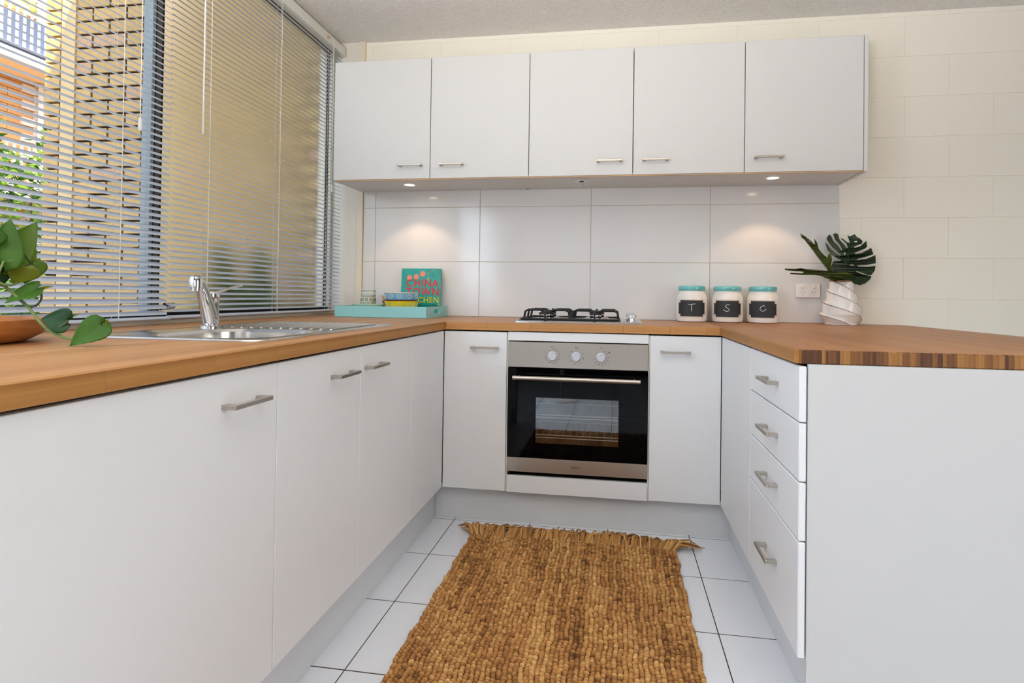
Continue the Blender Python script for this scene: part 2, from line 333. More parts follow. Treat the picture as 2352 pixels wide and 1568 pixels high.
# added floor uplighter, unseen behind the camera, to brighten the kitchen ceiling
UL = Vector((.25, -3.0, 1.2)); ud = Vector((.05, .46, .887)).normalized()
ul = thing('added_uplighter', 'white floor uplighter added out of view as fill light', 'lamp', (UL.x, UL.y, 0))
MB().lathe([(.16, .0005), (.16, .02), (.02, .03), (.02, 1.08)], (UL.x, UL.y, 0), 28).build('stand', 'plastic', ul, True)
m = MB().lathe([(.05, -.13), (.22, -.07), (.34, -.012), (.335, -.008), (.21, -.06), (.05, -.115)], (0, 0, 0), 36); qd = ud.to_track_quat('Z', 'Y')
m.v = [qd @ v + UL for v in m.v]; m.build('reflector', 'plastic', ul, True)
ll = light('uplighter_fill', 'AREA', UL, 74, (1, .965, .92), ud, shape='DISK', size=.62, spread=math.radians(118))
ll.parent = ul; ll.matrix_parent_inverse = WM[ul.name].inverted()
# ------------------------------------------------------------------ kitchen window
XWN = -.93
w1 = struct('window_1', None, None, 'aluminium sliding window with clear and frosted panes above the counter')
box('sill', XL-.10, XL+.0, -1.96, YW, ZC-.001, ZC+.012, 'trim_cream', w1)
box('track', XWN-.03, XWN+.03, -1.96, .627, ZC+.012, ZC+.04, 'blackgap', w1); box('track', XWN-.03, XWN+.03, -1.96, .627, ZCE-.06, ZCE-.036, 'bronze', w1)
box('frame', XWN-.02, XWN+.02, -.6305, -.6162, ZC+.04, ZCE-.06, 'alu', w1, .002)
box('gasket', XWN-.012, XWN+.018, -.6162, -.6104, ZC+.04, ZCE-.06, 'gasket', w1)
box('frame', XWN-.02, XWN+.0195, -.6104, -.588, ZC+.04, ZCE-.06, 'bronze', w1, .001)
box('gasket', XWN-.012, XWN+.018, -.588, -.578, ZC+.04, ZCE-.06, 'gasket', w1)
box('gasket', XWN-.004, XWN+.012, .621, .627, ZC+.04, ZCE-.06, 'gasket_blue', w1)
box('frame', XWN-.03, XWN+.03, .627, YW, ZC+.012, ZCE-.036, 'trim_cream', w1, .002)
box('frame', XWN-.03, XWN+.03, -1.96, -1.91, ZC+.012, ZCE-.036, 'alu', w1, .002)
link('clear_pane', pyd('pane', [(XWN, -1.91, ZC+.04), (XWN, -.6305, ZC+.04), (XWN, -.6305, ZCE-.06), (XWN, -1.91, ZCE-.06)], [(0, 1, 2, 3)]), 'glass', w1)
tag(link('frosted_pane', pyd('pane', [(XWN, -.578, ZC+.04), (XWN, .621, ZC+.04), (XWN, .621, ZCE-.06), (XWN, -.578, ZCE-.06)], [(0, 1, 2, 3)]), 'frost', w1), 'frosted glass pane')
lt = MB().tube([(XWN+.02, -.575, .945), (XWN+.05, -.575, .95)], .010, 12).tube([(XWN+.05, -.585, .95), (XWN+.052, -.55, .953)], .013, 14).build('latch', 'chrome', w1, True)
# ------------------------------------------------------------------ venetian blinds
def slat_mesh(L, w=.025, crown=.0022, th=.0005):
    top = [(w*(k/4-.5), crown*(1-(2*(k/4-.5))**2)) for k in range(5)]
    pr = top+[(x, z-th) for x, z in reversed(top)]; n = len(pr); cut = .006
    V = []
    for sgn in (-1, 1):
        for x, z in pr: V.append((x, sgn*(L/2-cut*(abs(x)/(w/2))**2), z))
    F = [(i, (i+1) % n, n+(i+1) % n, n+i) for i in range(n)]+[tuple(reversed(range(n))), tuple(range(n, 2*n))]
    me = pyd('slat', V, F); bm = bmesh.new(); bm.from_mesh(me); bmesh.ops.recalc_face_normals(bm, faces=bm.faces[:]); bm.to_mesh(me); bm.free()
    me.polygons.foreach_set('use_smooth', [True]*len(me.polygons)); me.set_sharp_from_angle(angle=math.radians(50))
    return me
XB = -.84; PITCH = .0215
def blind(label, y0, y1, tilt, zoff, ladders, seed):
    rnd = random.Random(seed)
    b = thing('venetian_blind', label, 'blind', (XB, (y0+y1)/2, ZC+.006), 'white venetian blinds on the window')
    box('headrail', XB-.026, XB+.022, y0, y1, ZCE-.085, ZCE-.036, 'rail', b, .002)
    me = slat_mesh(y1-y0); z = ZC+.042+zoff
    while z < ZCE-.092:
        u = (z-ZC)/(ZCE-ZC)
        link('slat', me, 'slat', b, (XB+rnd.uniform(-.0006, .0006), (y0+y1)/2, z+rnd.uniform(-.0007, .0007)), (rnd.uniform(-.0006, .0006), math.radians(tilt(u)+rnd.uniform(-1.2, 1.2)), 0))
        z += PITCH
    MB().tube([(XB, y0+.003, ZC+.022+zoff*.4), (XB, y1-.003, ZC+.022+zoff*.4)], .014, 12, flat=.55).build('bottom_rail', 'slat', b, True)
    for y in ladders:
        for dx in (-.0135, .0135):
            MB().tube([(XB+dx, y, ZC+.03), (XB+dx, y, ZCE-.08)], .0009, 5).build('ladder_cord', 'cord', b)
        MB().tube([(XB, y+.012, ZC+.03), (XB+.002, y+.014, 1.4), (XB, y+.012, ZCE-.08)], .0008, 5).build('lift_cord', 'cord', b)
    return b
bl1 = blind('white venetian blind with steeply tilted slats over the clear glass, behind the pothos', -1.90, -.6245, lambda u: 35, 0, (-.83, -1.5), 1)
bl2 = blind('white venetian blind with flatter slats over the frosted pane behind the tap', -.6195, .628, lambda u: 16+9*min(1, u/.12)-3*u, .006, (-.44, .02, .50), 2)
def cord_pull(parent, p_top, p_bot, wand=False):
    if wand: MB().tube([p_top, p_bot], .0028, 8).build('tilt_wand', 'cord', parent, True); return
    MB().tube([p_top, p_bot], .0013, 6).build('pull_cord', 'cord', parent)
    q = Vector(p_bot); MB().lathe([(.002, .012), (.004, .006), (.006, -.012), (.0072, -.026), (.004, -.032)], q, 12).build('tassel', 'cord', parent, True)
q = at(322, 278, 0, XB+.03); cord_pull(bl1, (q.x, q.y, ZCE-.06), q)
q = at(466, 308, 0, XB+.03); cord_pull(bl2, (q.x, q.y, ZCE-.06), q, True)
q = at(762, 428, 0, XB+.035); cord_pull(bl2, (q.x, q.y, ZCE-.06), q)
MB().tube([(XB+.018, .42, ZCE-.066), (XB+.034, .42, ZCE-.064)], .006, 10).build('cord_guide', 'raw_edge', bl2, True)
# ------------------------------------------------------------------ worktop
wt = thing('worktop', 'caramel bamboo worktop running round three sides of the kitchen', 'worktop', (0, 0, ZC-TH))
def slab_hole(x0, x1, y0, y1, z0, z1, h):
    a, b, c, d = h; m = MB()
    m.box(x0, a, y0, y1, z0, z1).box(b, x1, y0, y1, z0, z1).box(a, b, y0, c, z0, z1).box(a, b, d, y1, z0, z1); return m
SINK = (-.60, -.085, -1.185, -.35); BOWL = (-.485, -.125, -1.135, -.775)
OV = .0085
slab_hole(XL+.002, OV-.012, -1.94, YW, ZC-TH, ZC, BOWL).build('worktop_section', 'bamboo_y', wt)
sec = box('worktop_section', OV-.012, XR-OV+.012, -OV+.012, YW, ZC-TH, ZC, 'bamboo_x', wt)
ys = [-OV, -.19, -.37, -.545, -.70, -.86, -1.05, -1.25, -1.45, -1.68, -1.94]
for a, b in zip(ys[:-1], ys[1:]): box('edge_strip', OV-.012, OV, b+.0001, a-.0001, ZC-TH, ZC-.0002, 'bamboo_edge_y', wt, .0009)
xs = [OV, .20, .39, .575, .79, .985, 1.135, XR-OV]
for a, b in zip(xs[:-1], xs[1:]): box('edge_strip', a+.0001, b-.0001, -OV, -OV+.012, ZC-TH, ZC-.0002, 'bamboo_edge_x', wt, .0009)
# peninsula: laminated strips lying along y
XP0, XP1, YP = XR-OV, 2.185, -.992
ys = [YW, .45, .25, .08, -OV-.05, -.19, -.345, -.50, -.665, -.83, YP+.012]
for a, b in zip(ys[:-1], ys[1:]): box('edge_strip', XP0, XP0+.012, b+.0001, a-.0001, ZC-TH, ZC-.0002, 'bamboo_edge_y', wt, .0009)
x = XP0+.012; rs = random.Random(5); endm = []
while x < XP1-.003:
    w = rs.choice((.006, .008, .010, .012, .014, .018, .022)); w = min(w, XP1-x)
    zt = ZC-rs.uniform(0, .0001)
    key = ('strip', w)
    if key not in _bx:
        m = MB(); L = YW-YP; c = .003
        V = [(sx*w/2, yy, zz) for sx in (-1, 1) for yy, zz in ((0, .0+c), (c, 0), (L, 0), (L, TH), (c, TH), (0, TH-c))]
        n = 6; F = [(i, (i+1) % n, n+(i+1) % n, n+i) for i in range(n)]+[tuple(range(n)), tuple(range(2*n-1, n-1, -1))]
        m.add(V, F); me = m.mesh('strip'); me.materials.append(MATS['bamboo_strip']); me.materials.append(MATS['bamboo_end'])
        for p in me.polygons:
            if p.normal.y < -.5: p.material_index = 1
        _bx[key] = me
    link('lamination_strip', _bx[key], None, wt, (x+w/2, YP, ZC-TH+rs.uniform(-.0001, 0)))
    x += w
# ------------------------------------------------------------------ cabinets
def hbar(name, p0, p1, out, parent, h=.0095, t=.008):
    """flat bar pull: p0, p1 on the door face, out = outward direction"""
    p0, p1, out = Vector(p0), Vector(p1), Vector(out); proud = .032; m = MB(); d = (p1-p0).normalized(); up = Vector((0, 0, 1))
    def bar(a, b, s1, s2, w1, w2):
        V = [a+s1*i*w1+s2*j*w2 for i in (-.5, .5) for j in (-.5, .5)]+[b+s1*i*w1+s2*j*w2 for i in (-.5, .5) for j in (-.5, .5)]
        m.add(V, [(0, 1, 3, 2), (4, 6, 7, 5), (0, 4, 5, 1), (2, 3, 7, 6), (0, 2, 6, 4), (1, 5, 7, 3)])
    bar(p0+out*(proud-t/2), p1+out*(proud-t/2), up, out, h, t)
    for p, s in ((p0, 1), (p1, -1)):
        bar(p+d*s*.008, p+d*s*.008+out*(proud-t), d, up, .016, h)
    o = m.build(name, 'handle', parent)
    bv = o.modifiers.new('b', 'BEVEL'); bv.width = .001; bv.segments = 1; bv.limit_method = 'ANGLE'
    return tag(o, 'brushed metal bar handle')
GB = 'white base cabinets'; G = .0012
def open_carcass(x0, x1, y0, y1, z0, z1, parent, front):
    t = .016; m = MB()
    if front == 'x+': m.box(x0, x1, y0, y0+t, z0, z1).box(x0, x1, y1-t, y1, z0, z1).box(x0, x1, y0+t, y1-t, z0, z0+t).box(x0, x0+t, y0+t, y1-t, z0+t, z1)
    elif front == 'x-': m.box(x0, x1, y0, y0+t, z0, z1).box(x0, x1, y1-t, y1, z0, z1).box(x0, x1, y0+t, y1-t, z0, z0+t).box(x1-t, x1, y0+t, y1-t, z0+t, z1)
    else: m.box(x0, x0+t, y0, y1, z0, z1).box(x1-t, x1, y0, y1, z0, z1).box(x0+t, x1-t, y0, y1, z0, z0+t).box(x0+t, x1-t, y1-t, y1, z0+t, z1)
    return m.build('carcass', 'carcass', parent)
D = .0165
# left run
a0, a1, a2 = -.4015, -.8223, -1.2392
cp = thing('corner_panel', 'narrow blank white panel in the corner left of the back run', 'panel', (0, -.2, ZB), GB)
box('panel', -D, 0, a0+G, -.0022, ZB, ZT, 'cab', cp, .0012)
sc = thing('sink_cabinet', 'white two-door base cabinet under the sink', 'cabinet', (-.28, -.82, ZB), GB)
open_carcass(-.56, -D-.002, a2+.001, a0-.001, ZB, ZT-.01, sc, 'x+')
dd = box('door', -D, 0, a1+G, a0-G, ZB, ZT, 'cab', sc, .0012); hbar('handle', (0, -.797, .780), (0, -.675, .780), (1, 0, 0), dd)
dd = box('door', -D, 0, a2+G, a1-G, ZB, ZT, 'cab', sc, .0012); hbar('handle', (0, -1.002, .780), (0, -.882, .780), (1, 0, 0), dd)
lc = thing('base_cabinet', 'wide white base cabinet under the potted plant', 'cabinet', (-.28, -1.6, ZB), GB)
open_carcass(-.56, -D-.002, -1.93, a2-.001, ZB, ZT-.01, lc, 'x+')
dd = box('door', -D, 0, -1.86, a2-G, ZB, ZT, 'cab', lc, .0012); hbar('handle', (0, -1.422, .780), (0, -1.302, .780), (1, 0, 0), dd)
box('end_panel', -.56, 0, -1.94, -1.931, .0008, ZT, 'cab', lc)
KI = .0439
tag(box('kickboard', -KI-.014, -KI, -1.93, KI, .0005, ZB-.001, 'kick'), 'white kickboard along the floor under the sink run', 'kickboard', 'white kickboards')
tag(box('kickboard', -KI+.0005, XR+KI-.0005, KI, KI+.014, .0005, ZB-.001, 'kick'), 'white kickboard along the floor under the oven run', 'kickboard', 'white kickboards')
tag(box('kickboard', XR+KI, XR+KI+.014, YP+.02, KI, .0005, ZB-.001, 'kick'), 'white kickboard along the floor under the drawers', 'kickboard', 'white kickboards')
# back run
c1 = thing('base_cabinet', 'narrow white base cabinet between the corner and oven, sink side', 'cabinet', (.145, .3, ZB), GB)
open_carcass(.004, .283, D+.002, .57, ZB, ZT-.01, c1, 'y')
dd = box('door', .0022, .2862, 0, D, ZB, ZT, 'cab', c1, .0012); hbar('handle', (.128, 0, .777), (.250, 0, .777), (0, -1, 0), dd)
c2 = thing('base_cabinet', 'narrow white base cabinet between the oven and drawers', 'cabinet', (1.05, .3, ZB), GB)
open_carcass(.909, 1.192, D+.002, .57, ZB, ZT-.01, c2, 'y')
dd = box('door', .9035, XR-.0022, 0, D, ZB, ZT, 'cab', c2, .0012); hbar('handle', (.946, 0, .779), (1.067, 0, .779), (0, -1, 0), dd)
oh = thing('oven_housing', 'white panel surround above and below the oven', 'cabinet', (.596, .3, ZB), GB)
box('side_panel', .2872, .2925, .006, .57, ZB, ZT, 'carcass', oh); box('side_panel', .8975, .9028, .006, .57, ZB, ZT, 'carcass', oh)
box('top_filler', .293, .897, 0, D, .8105, .8485, 'cab', oh, .001); box('lower_panel', .294, .897, 0, D, .148, .2215, 'cab', oh, .001); box('shelf', .2935, .8965, .03, .57, .2, .2195, 'blackgap', oh)
# right run
b1, b2 = -.4986, -.9906
fp = thing('corner_panel', 'tall blank white panel between the oven run and drawers', 'panel', (XR, -.25, ZB), GB)
box('panel', XR, XR+D, b1+G, -.0022, ZB, ZT, 'cab', fp, .0012)
dr = thing('drawer_unit', 'white four-drawer unit at the end of the peninsula', 'cabinet', (XR+.25, -.74, ZB), GB)
open_carcass(XR+D+.002, XR+.55, b2+.012, b1-.001, ZB, ZT-.01, dr, 'x-')
for z0, z1, hz in ((.7113, ZT+.002, .779), (.5694, .7113, .639), (.428, .5694, .502), (ZB, .428, .297)):
    dd = box('drawer', XR, XR+D, b2, b1-G, z0+.0016, z1-.0016, 'cab', dr, .0022)
    hbar('handle', (XR, -.818, hz), (XR, -.698, hz), (-1, 0, 0), dd)
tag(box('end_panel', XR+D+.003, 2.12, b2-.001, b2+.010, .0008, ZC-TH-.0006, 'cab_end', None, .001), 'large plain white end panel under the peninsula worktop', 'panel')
tag(box('back_panel', 2.104, 2.12, b2+.0105, YW-.001, .0008, ZC-TH-.0006, 'cab', None, .001), 'white panel closing the living room side of the peninsula', 'panel')
# ------------------------------------------------------------------ wall cabinets
U = [-.7186, -.1904, .3206, .8308, 1.3469, 1.8666]; YU, UB, UT = .3208, 1.596, 2.2194
GU = 'white wall cabinets'
hz = 1.666
def wallcab(label, i0, i1, handles, last=False):
    x0, x1 = U[i0], U[i1]
    c = thing('wall_cabinet', label, 'cabinet', ((x0+x1)/2, .48, UB), GU)
    t = .016; m = MB(); y0 = YU+D+.001; xe = x1-.001
    m.box(x0+.001, x0+t, y0, YW-.002, UB+.0305, UT-.002).box(xe-t, xe, y0, YW-.002, UB+.0305, UT-.002).box(x0+t, xe-t, y0, YW-.002, UT-.002-t, UT-.002).box(x0+t, xe-t, y0, YW-.002, UB+.0305, UB+.0445).box(x0+t, xe-t, YW-.008, YW-.002, UB+.0445, UT-.018)
    m.build('carcass', 'carcass', c)
    for k, (h0, h1) in zip(range(i0, i1), handles):
        dd = box('door', U[k]+.0018, U[k+1]-.0018, YU, YU+D, UB+.004, UT, 'cab_top', c, .0014)
        hbar('handle', (h0, YU, hz), (h1, YU, hz), (0, -1, 0), dd)
    return c
wallcab('white double-door wall cabinet beside the window', 0, 2, [(-.356, -.229), (-.137, -.012)])
wallcab('white double-door wall cabinet above the cooktop', 2, 4, [(.657, .781), (.875, .999)])
wallcab('white single-door wall cabinet above the lettered jars', 4, 5, [(1.388, 1.516)])
tag(box('cabinet_end_panel', U[5]+.0005, U[5]+.0165, YU-.002, YW-.001, UB-.002, UT+.002, 'cab_top', None, .001), 'thin white end panel closing the wall cabinets beside the block wall', 'panel')
sp = thing('cabinet_soffit', 'white underside boards below the wall cabinets holding the downlights', 'panel', (.57, .48, UB))
box('board', U[0]+.002, .5765, YU+.010, YW-.0015, UB+.002, UB+.018, 'cab_top', sp); box('board', .5778, U[5]-.0005, YU+.010, YW-.0015, UB+.002, UB+.018, 'cab_top', sp)
box('edge_strip', U[0]+.02, U[5]-.0008, YU+.004, YU+.0095, UB-.0012, UB+.0035, 'raw_edge', sp)
q = at(1212, 434, 2, UB+.002); MB().lathe([(.008, -.0004), (.008, .0004)], (q.x, q.y, UB+.0018), 14).build('cable_hole', 'slot', sp)
# ------------------------------------------------------------------ downlights
def downlight(x, y, on, label):
    t = thing('downlight', label, 'downlight', (x, y, UB), 'downlights under the wall cabinets')
    MB().lathe([(.026, -.001), (.029, -.0035), (.036, -.003), (.038, .0012), (.026, .0012)], (x, y, UB), 32, False, False).build('bezel', 'lamp_ring', t, True)
    if on:
        MB().lathe([(.0255, -.0015), (.0255, .0005)], (x, y, UB), 28).build('lens', 'lamp_on', t)
        l = light('downlight_beam', 'SPOT', (x, y, UB-.006), 4.5, (1, .66, .40), (0, 0, -1), spot_size=math.radians(104), spot_blend=.35, shadow_soft_size=.022)
        l.parent = t; l.matrix_parent_inverse = WM[t.name].inverted()
    else:
        MB().lathe([(.0255, -.001), (.0255, .0008)], (x, y, UB), 28).build('lens', 'lamp_ring', t)
        MB().lathe([(.010, -.004), (.012, -.0012)], (x, y, UB), 20).build('reflector', 'n_dark', t, True)
downlight(-.3462, .449, True, 'lit warm downlight above the aqua tray')
downlight(1.5027, .4316, True, 'lit warm downlight above the lettered jars')
downlight(.5775, .4358, False, 'unlit downlight above the gas cooktop')
# ------------------------------------------------------------------ oven
X0, X1 = .2945, .8955
ov = thing('oven', 'stainless steel built-in oven with black glass door and three knobs', 'oven', (.595, .28, .24), None)
MB().box(X0+.006, .365, .020, .045, .243, .80).box(.825, X1-.006, .020, .045, .243, .80).box(.365, .825, .020, .045, .243, .335).box(.365, .825, .020, .045, .605, .80).build('body', 'blackgap', ov)
cpn = box('control_panel', X0, X1, -.004, .018, .6955, .8065, 'steel', ov, .0012)
for kx in (.4895, .5925, .6985):
    kb = MB().lathe([(.0215, 0), (.0215, .004), (.0185, .006), (.0175, .02), (.0155, .022)], (0, 0, 0), 32).mesh('knob', True)
    ko = link('knob', kb, 'knob', cpn, (kx, -.0045, .7475), (PI/2, 0, 0))
    rg = MB().lathe([(.0222, -.0002), (.0222, .0006)], (0, 0, 0), 32).mesh('ring'); link('knob_shadow_ring', rg, 'n_blue', ko, (kx, -.0041, .7475), (PI/2, 0, 0))  # thin dark ring stands in for the shadow round the knob
    box('pointer', kx-.0009, kx+.0009, -.0272, -.0262, .7575, .7625, 'print', ko)
for kx, n, a0_, a1_ in ((.4895, 13, 20, 280), (.5925, 8, 30, 330), (.6985, 9, 40, 270)):
    for i in range(n):
        a = math.radians(90-(a0_+(a1_-a0_)*i/(n-1))+12); px, pz = kx+.031*math.cos(a), .7475+.031*math.sin(a)
        box('dial_mark', px-.0022, px+.0022, -.0046, -.0039, pz-.0013, pz+.0013, 'print', cpn)
for dz in (.0345, .0375, .0405): box('symbol', .5865, .5985, -.0046, -.0039, .7475+dz-.0006, .7475+dz+.0006, 'print', cpn)
m = MB(); m.tube([(p[0], -.0043, p[1]) for p in [(.4835, .785), (.4955, .785), (.4955, .791), (.4835, .791), (.4835, .785)]], .0004, 4).build('symbol', 'print', cpn)
m = MB(); m.tube([(p[0], -.0043, p[1]) for p in [(.6925, .785), (.7045, .785), (.7045, .791), (.6925, .791), (.6925, .785)]], .0004, 4).build('symbol', 'print', cpn)
MB().lathe([(.0032, 0), (.0026, .0018)], (0, 0, 0), 14).build('x', 'redlamp', None)
o = bpy.data.objects['x']; o.name = 'indicator_light'; WM[o.name] = Matrix.Identity(4); o.location = (.733, -.0042, .7695); o.rotation_euler = (PI/2, 0, 0); o.parent = cpn; o.matrix_parent_inverse = WM[cpn.name].inverted()
dz0, dz1 = .3035, .6905; wx0, wx1, wz0, wz1 = .4195, .7745, .370, .5665
door = thing('door', None, None, (.595, 0, .3)); door.parent = ov; door.matrix_parent_inverse = WM[ov.name].inverted()
slab = MB().box(X0, wx0, -.006, .0, dz0, dz1).box(wx1, X1, -.006, .0, dz0, dz1).box(wx0, wx1, -.006, .0, dz0, wz0).box(wx0, wx1, -.006, .0, wz1, dz1).build('black_glass', 'black_glass', door)
link('window_glass', pyd('pane', [(wx0, -.0055, wz0), (wx1, -.0055, wz0), (wx1, -.0055, wz1), (wx0, -.0055, wz1)], [(0, 1, 2, 3)]), 'oven_window', door)
lt_ = box('lower_trim', X0, X1, -.006, .012, .2415, .3028, 'steel', door, .001)
text('brand_lettering', 'Bellini', .0175, (.5965, -.0063, .2665), FACE_CAM, 'print', lt_)
MB().tube([(.3227, -.046, .6545), (.863, -.046, .6545)], .0092, 16).build('handle', 'steel', door, True)
for hx in (.345, .84): MB().tube([(hx, -.046, .6545), (hx, -.004, .6545)], .006, 10).build('handle_post', 'steel', door, True)
cv = MB().box(.37, .82, .30, .31, .34, .60).box(.37, .82, .012, .31, .335, .34).box(.37, .82, .012, .31, .60, .605).box(.365, .37, .012, .31, .335, .605).box(.82, .825, .012, .31, .335, .605).build('cavity', 'cavity', ov)
for rz in (.398, .486):
    m = MB(); m.tube([(.372, .03, rz), (.818, .03, rz)], .0022, 6).tube([(.372, .03, rz-.012), (.818, .03, rz-.012)], .0022, 6).tube([(.372, .29, rz), (.818, .29, rz)], .0022, 6)
    for i in range(15): xx = .385+.03*i; m.tube([(xx, .03, rz+.002), (xx, .29, rz+.002)], .0006, 5)
    m.build('rack', 'rack', ov, True)
# ------------------------------------------------------------------ cooktop
ck = thing('cooktop', 'stainless steel gas cooktop with black pan supports set above the oven', 'cooktop', (.588, .30, ZC))
KX0, KX1, KY0, KY1 = .2965, .878, .088, .52
pl = [(x, y) for x, y in rrect(KX0, KX1, KY0, KY1, .012, 4)]
m = MB(); n = len(pl); ins = [(x, y) for x, y in rrect(KX0+.006, KX1-.006, KY0+.006, KY1-.006, .008, 4)]
m.add([(x, y, ZC+.0006) for x, y in pl]+[(x, y, ZC+.006) for x, y in pl]+[(x, y, ZC+.009) for x, y in ins], [(i, (i+1) % n, n+(i+1) % n, n+i) for i in range(n)]+[(n+i, n+(i+1) % n, 2*n+(i+1) % n, 2*n+i) for i in range(n)]+[tuple(range(2*n, 3*n)), tuple(reversed(range(n)))])
m.build('hob_plate', 'steel_sink', ck, True)
box('enamel_tray', .318, .782, .115, .50, ZC+.0085, ZC+.0125, 'enamel', ck, .002)
for bx_, by_, r in ((.435, .205, .045), (.435, .40, .032), (.665, .205, .034), (.665, .40, .045)):
    br = MB().lathe([(r*1.35, 0), (r*1.2, .006), (r*.8, .009)], (bx_, by_, ZC+.0122), 30).build('burner', 'steel_sink', ck, True)
    MB().lathe([(r*.78, 0), (r*.8, .016), (r*.74, .018)], (bx_, by_, ZC+.021), 30).build('burner_ring', 'chrome', br, True)
    MB().lathe([(r*.82, 0), (r*.82, .004), (r*.7, .006)], (bx_, by_, ZC+.0392), 30).build('burner_cap', 'iron', br, True)
def grate(x0, x1, y0, y1):
    m = MB(); zt = ZC+.056; zb = ZC+.0125; w = .0058
    def bridge(p, q_):
        p, q_ = Vector(p), Vector(q_); d = (q_-p); m.tube([p+Vector((0, 0, zb)), p+d*.03+Vector((0, 0, zt-.008)), p+d*.10+Vector((0, 0, zt)), p+d*.36+Vector((0, 0, zt)), p+d*.42+Vector((0, 0, zt-.009)), p+d*.58+Vector((0, 0, zt-.009)), p+d*.64+Vector((0, 0, zt)), p+d*.90+Vector((0, 0, zt)), p+d*.97+Vector((0, 0, zt-.008)), q_+Vector((0, 0, zb))], w, 6)
    for yy in (y0+.08, y1-.085, (y0+y1)/2): bridge((x0, yy, 0), (x1, yy, 0))
    xm = (x0+x1)/2
    m.tube([(xm, y0, zb), (xm, y0+.006, zt-.012), (xm, y0+.03, zt-.002), (xm, y0+.06, zt)], w*.8, 6); m.tube([(xm, y1, zb), (xm, y1-.006, zt-.012), (xm, y1-.03, zt-.002), (xm, y1-.06, zt)], w*.8, 6)
    m.tube([(x0, y0+.01, zb+.004), (x1, y0+.01, zb+.004), (x1, y1-.01, zb+.004), (x0, y1-.01, zb+.004), (x0, y0+.01, zb+.004)], w*.8, 6)
    m.build('pan_support', 'iron', ck, True)
grate(.328, .547, .118, .497); grate(.553, .772, .118, .497)
for ky in (.17, .255, .34, .425):
    kk = MB().lathe([(.021, 0), (.021, .003), (.012, .005), (.011, .016)], (.83, ky, ZC+.0085), 26).build('knob', 'chrome', ck, True)
    MB().lathe([(.018, .016), (.0205, .018), (.0205, .031), (.0185, .033)], (.83, ky, ZC+.0085), 26).build('knob_cap', 'knob', kk, True)
# ------------------------------------------------------------------ sink and tap
sk = thing('sink', 'stainless steel inset sink with single bowl and ribbed drainer', 'sink', (-.34, -.77, ZC))
lo = [rrect(*SINK, .05, 10), rrect(SINK[0]+.002, SINK[1]-.002, SINK[2]+.002, SINK[3]-.002, .048, 10), rrect(SINK[0]+.012, SINK[1]-.012, SINK[2]+.012, SINK[3]-.012, .042, 10),
      rrect(SINK[0]+.018, SINK[1]-.018, SINK[2]+.018, SINK[3]-.018, .038, 10), rrect(BOWL[0]+.004, BOWL[1]-.004, BOWL[2]+.004, BOWL[3]-.004, .10, 10), rrect(BOWL[0]+.012, BOWL[1]-.012, BOWL[2]+.012, BOWL[3]-.012, .095, 10), rrect(BOWL[0]+.02, BOWL[1]-.02, BOWL[2]+.02, BOWL[3]-.02, .09, 10), rrect(BOWL[0]+.05, BOWL[1]-.05, BOWL[2]+.05, BOWL[3]-.05, .07, 10)]
zz = [ZC+.0006, ZC+.004, ZC+.0055, ZC+.0032, ZC+.0028, ZC-.006, ZC-.135, ZC-.16]; n = len(lo[0])
m = MB(); m.add([(x, y, z) for l, z in zip(lo, zz) for x, y in l], [(k*n+i, k*n+(i+1) % n, (k+1)*n+(i+1) % n, (k+1)*n+i) for k in range(len(lo)-1) for i in range(n)]+[tuple((len(lo)-1)*n+i for i in range(n))])
m.build('basin', 'steel_sink', sk, True)
for i in range(12):
    xx = -.53+.035*i
    MB().tube([(xx, -.735, ZC+.0024), (xx, -.715, ZC+.0048), (xx, -.42, ZC+.0052), (xx, -.40, ZC+.0028)], .0046, 8, flat=.9).build('drainer_rib', 'steel_sink', sk, True)
MB().lathe([(.036, 0), (.034, .003), (.012, .0015)], ((BOWL[0]+BOWL[1])/2, (BOWL[2]+BOWL[3])/2, ZC-.1605), 24).build('waste', 'chrome', sk, True)
TX, TY = -.545, -.7696; TZ = ZC+.0032
tp = thing('mixer_tap', 'chrome single-lever mixer tap behind the sink bowl', 'tap', (TX, TY, TZ))
MB().lathe([(.030, 0), (.030, .005), (.024, .008), (.0235, .03), (.0228, .032), (.0232, .034), (.0225, .080), (.024, .082)], (TX, TY, TZ), 32).build('body', 'chrome', tp, True)
sd = Vector((.30, -.72, 0)).normalized()
pts = []; rad = []
base = Vector((TX, TY, TZ))
for t_, h_, r_ in ((.004, .022, .024), (.03, .055, .023), (.055, .085, .0205), (.085, .118, .018), (.108, .138, .0165), (.128, .147, .016), (.146, .146, .0155)):
    pts.append(base+sd*t_+Vector((0, 0, h_))); rad.append(r_)
MB().tube(pts, rad, 18).build('spout', 'chrome', tp, True)
e = base+sd*.148
MB().lathe([(.0165, .118), (.0165, .126), (.0178, .127), (.0182, .150), (.016, .160), (.009, .165)], e, 24).build('aerator', 'chrome', tp, True)
lv = MB().lathe([(.0235, .083), (.025, .100), (.0245, .110), (.018, .117)], base, 28).build('lever_cap', 'chrome', tp, True)
ld = Vector((.22, .98, 0)).normalized()
MB().tube([base+ld*.004+Vector((0, 0, .106)), base+ld*.034+Vector((0, 0, .118)), base+ld*.075+Vector((0, 0, .131)), base+ld*.105+Vector((0, 0, .137)), base+ld*.116+Vector((0, 0, .1375))], [.017, .0105, .0085, .0085, .006], 12, flat=.45).build('lever', 'chrome', tp, True)
MB().lathe([(.0035, 0), (.003, .002)], (TX+.0235, TY+.006, TZ+.094), 10).build('heat_mark', 'red', tp)
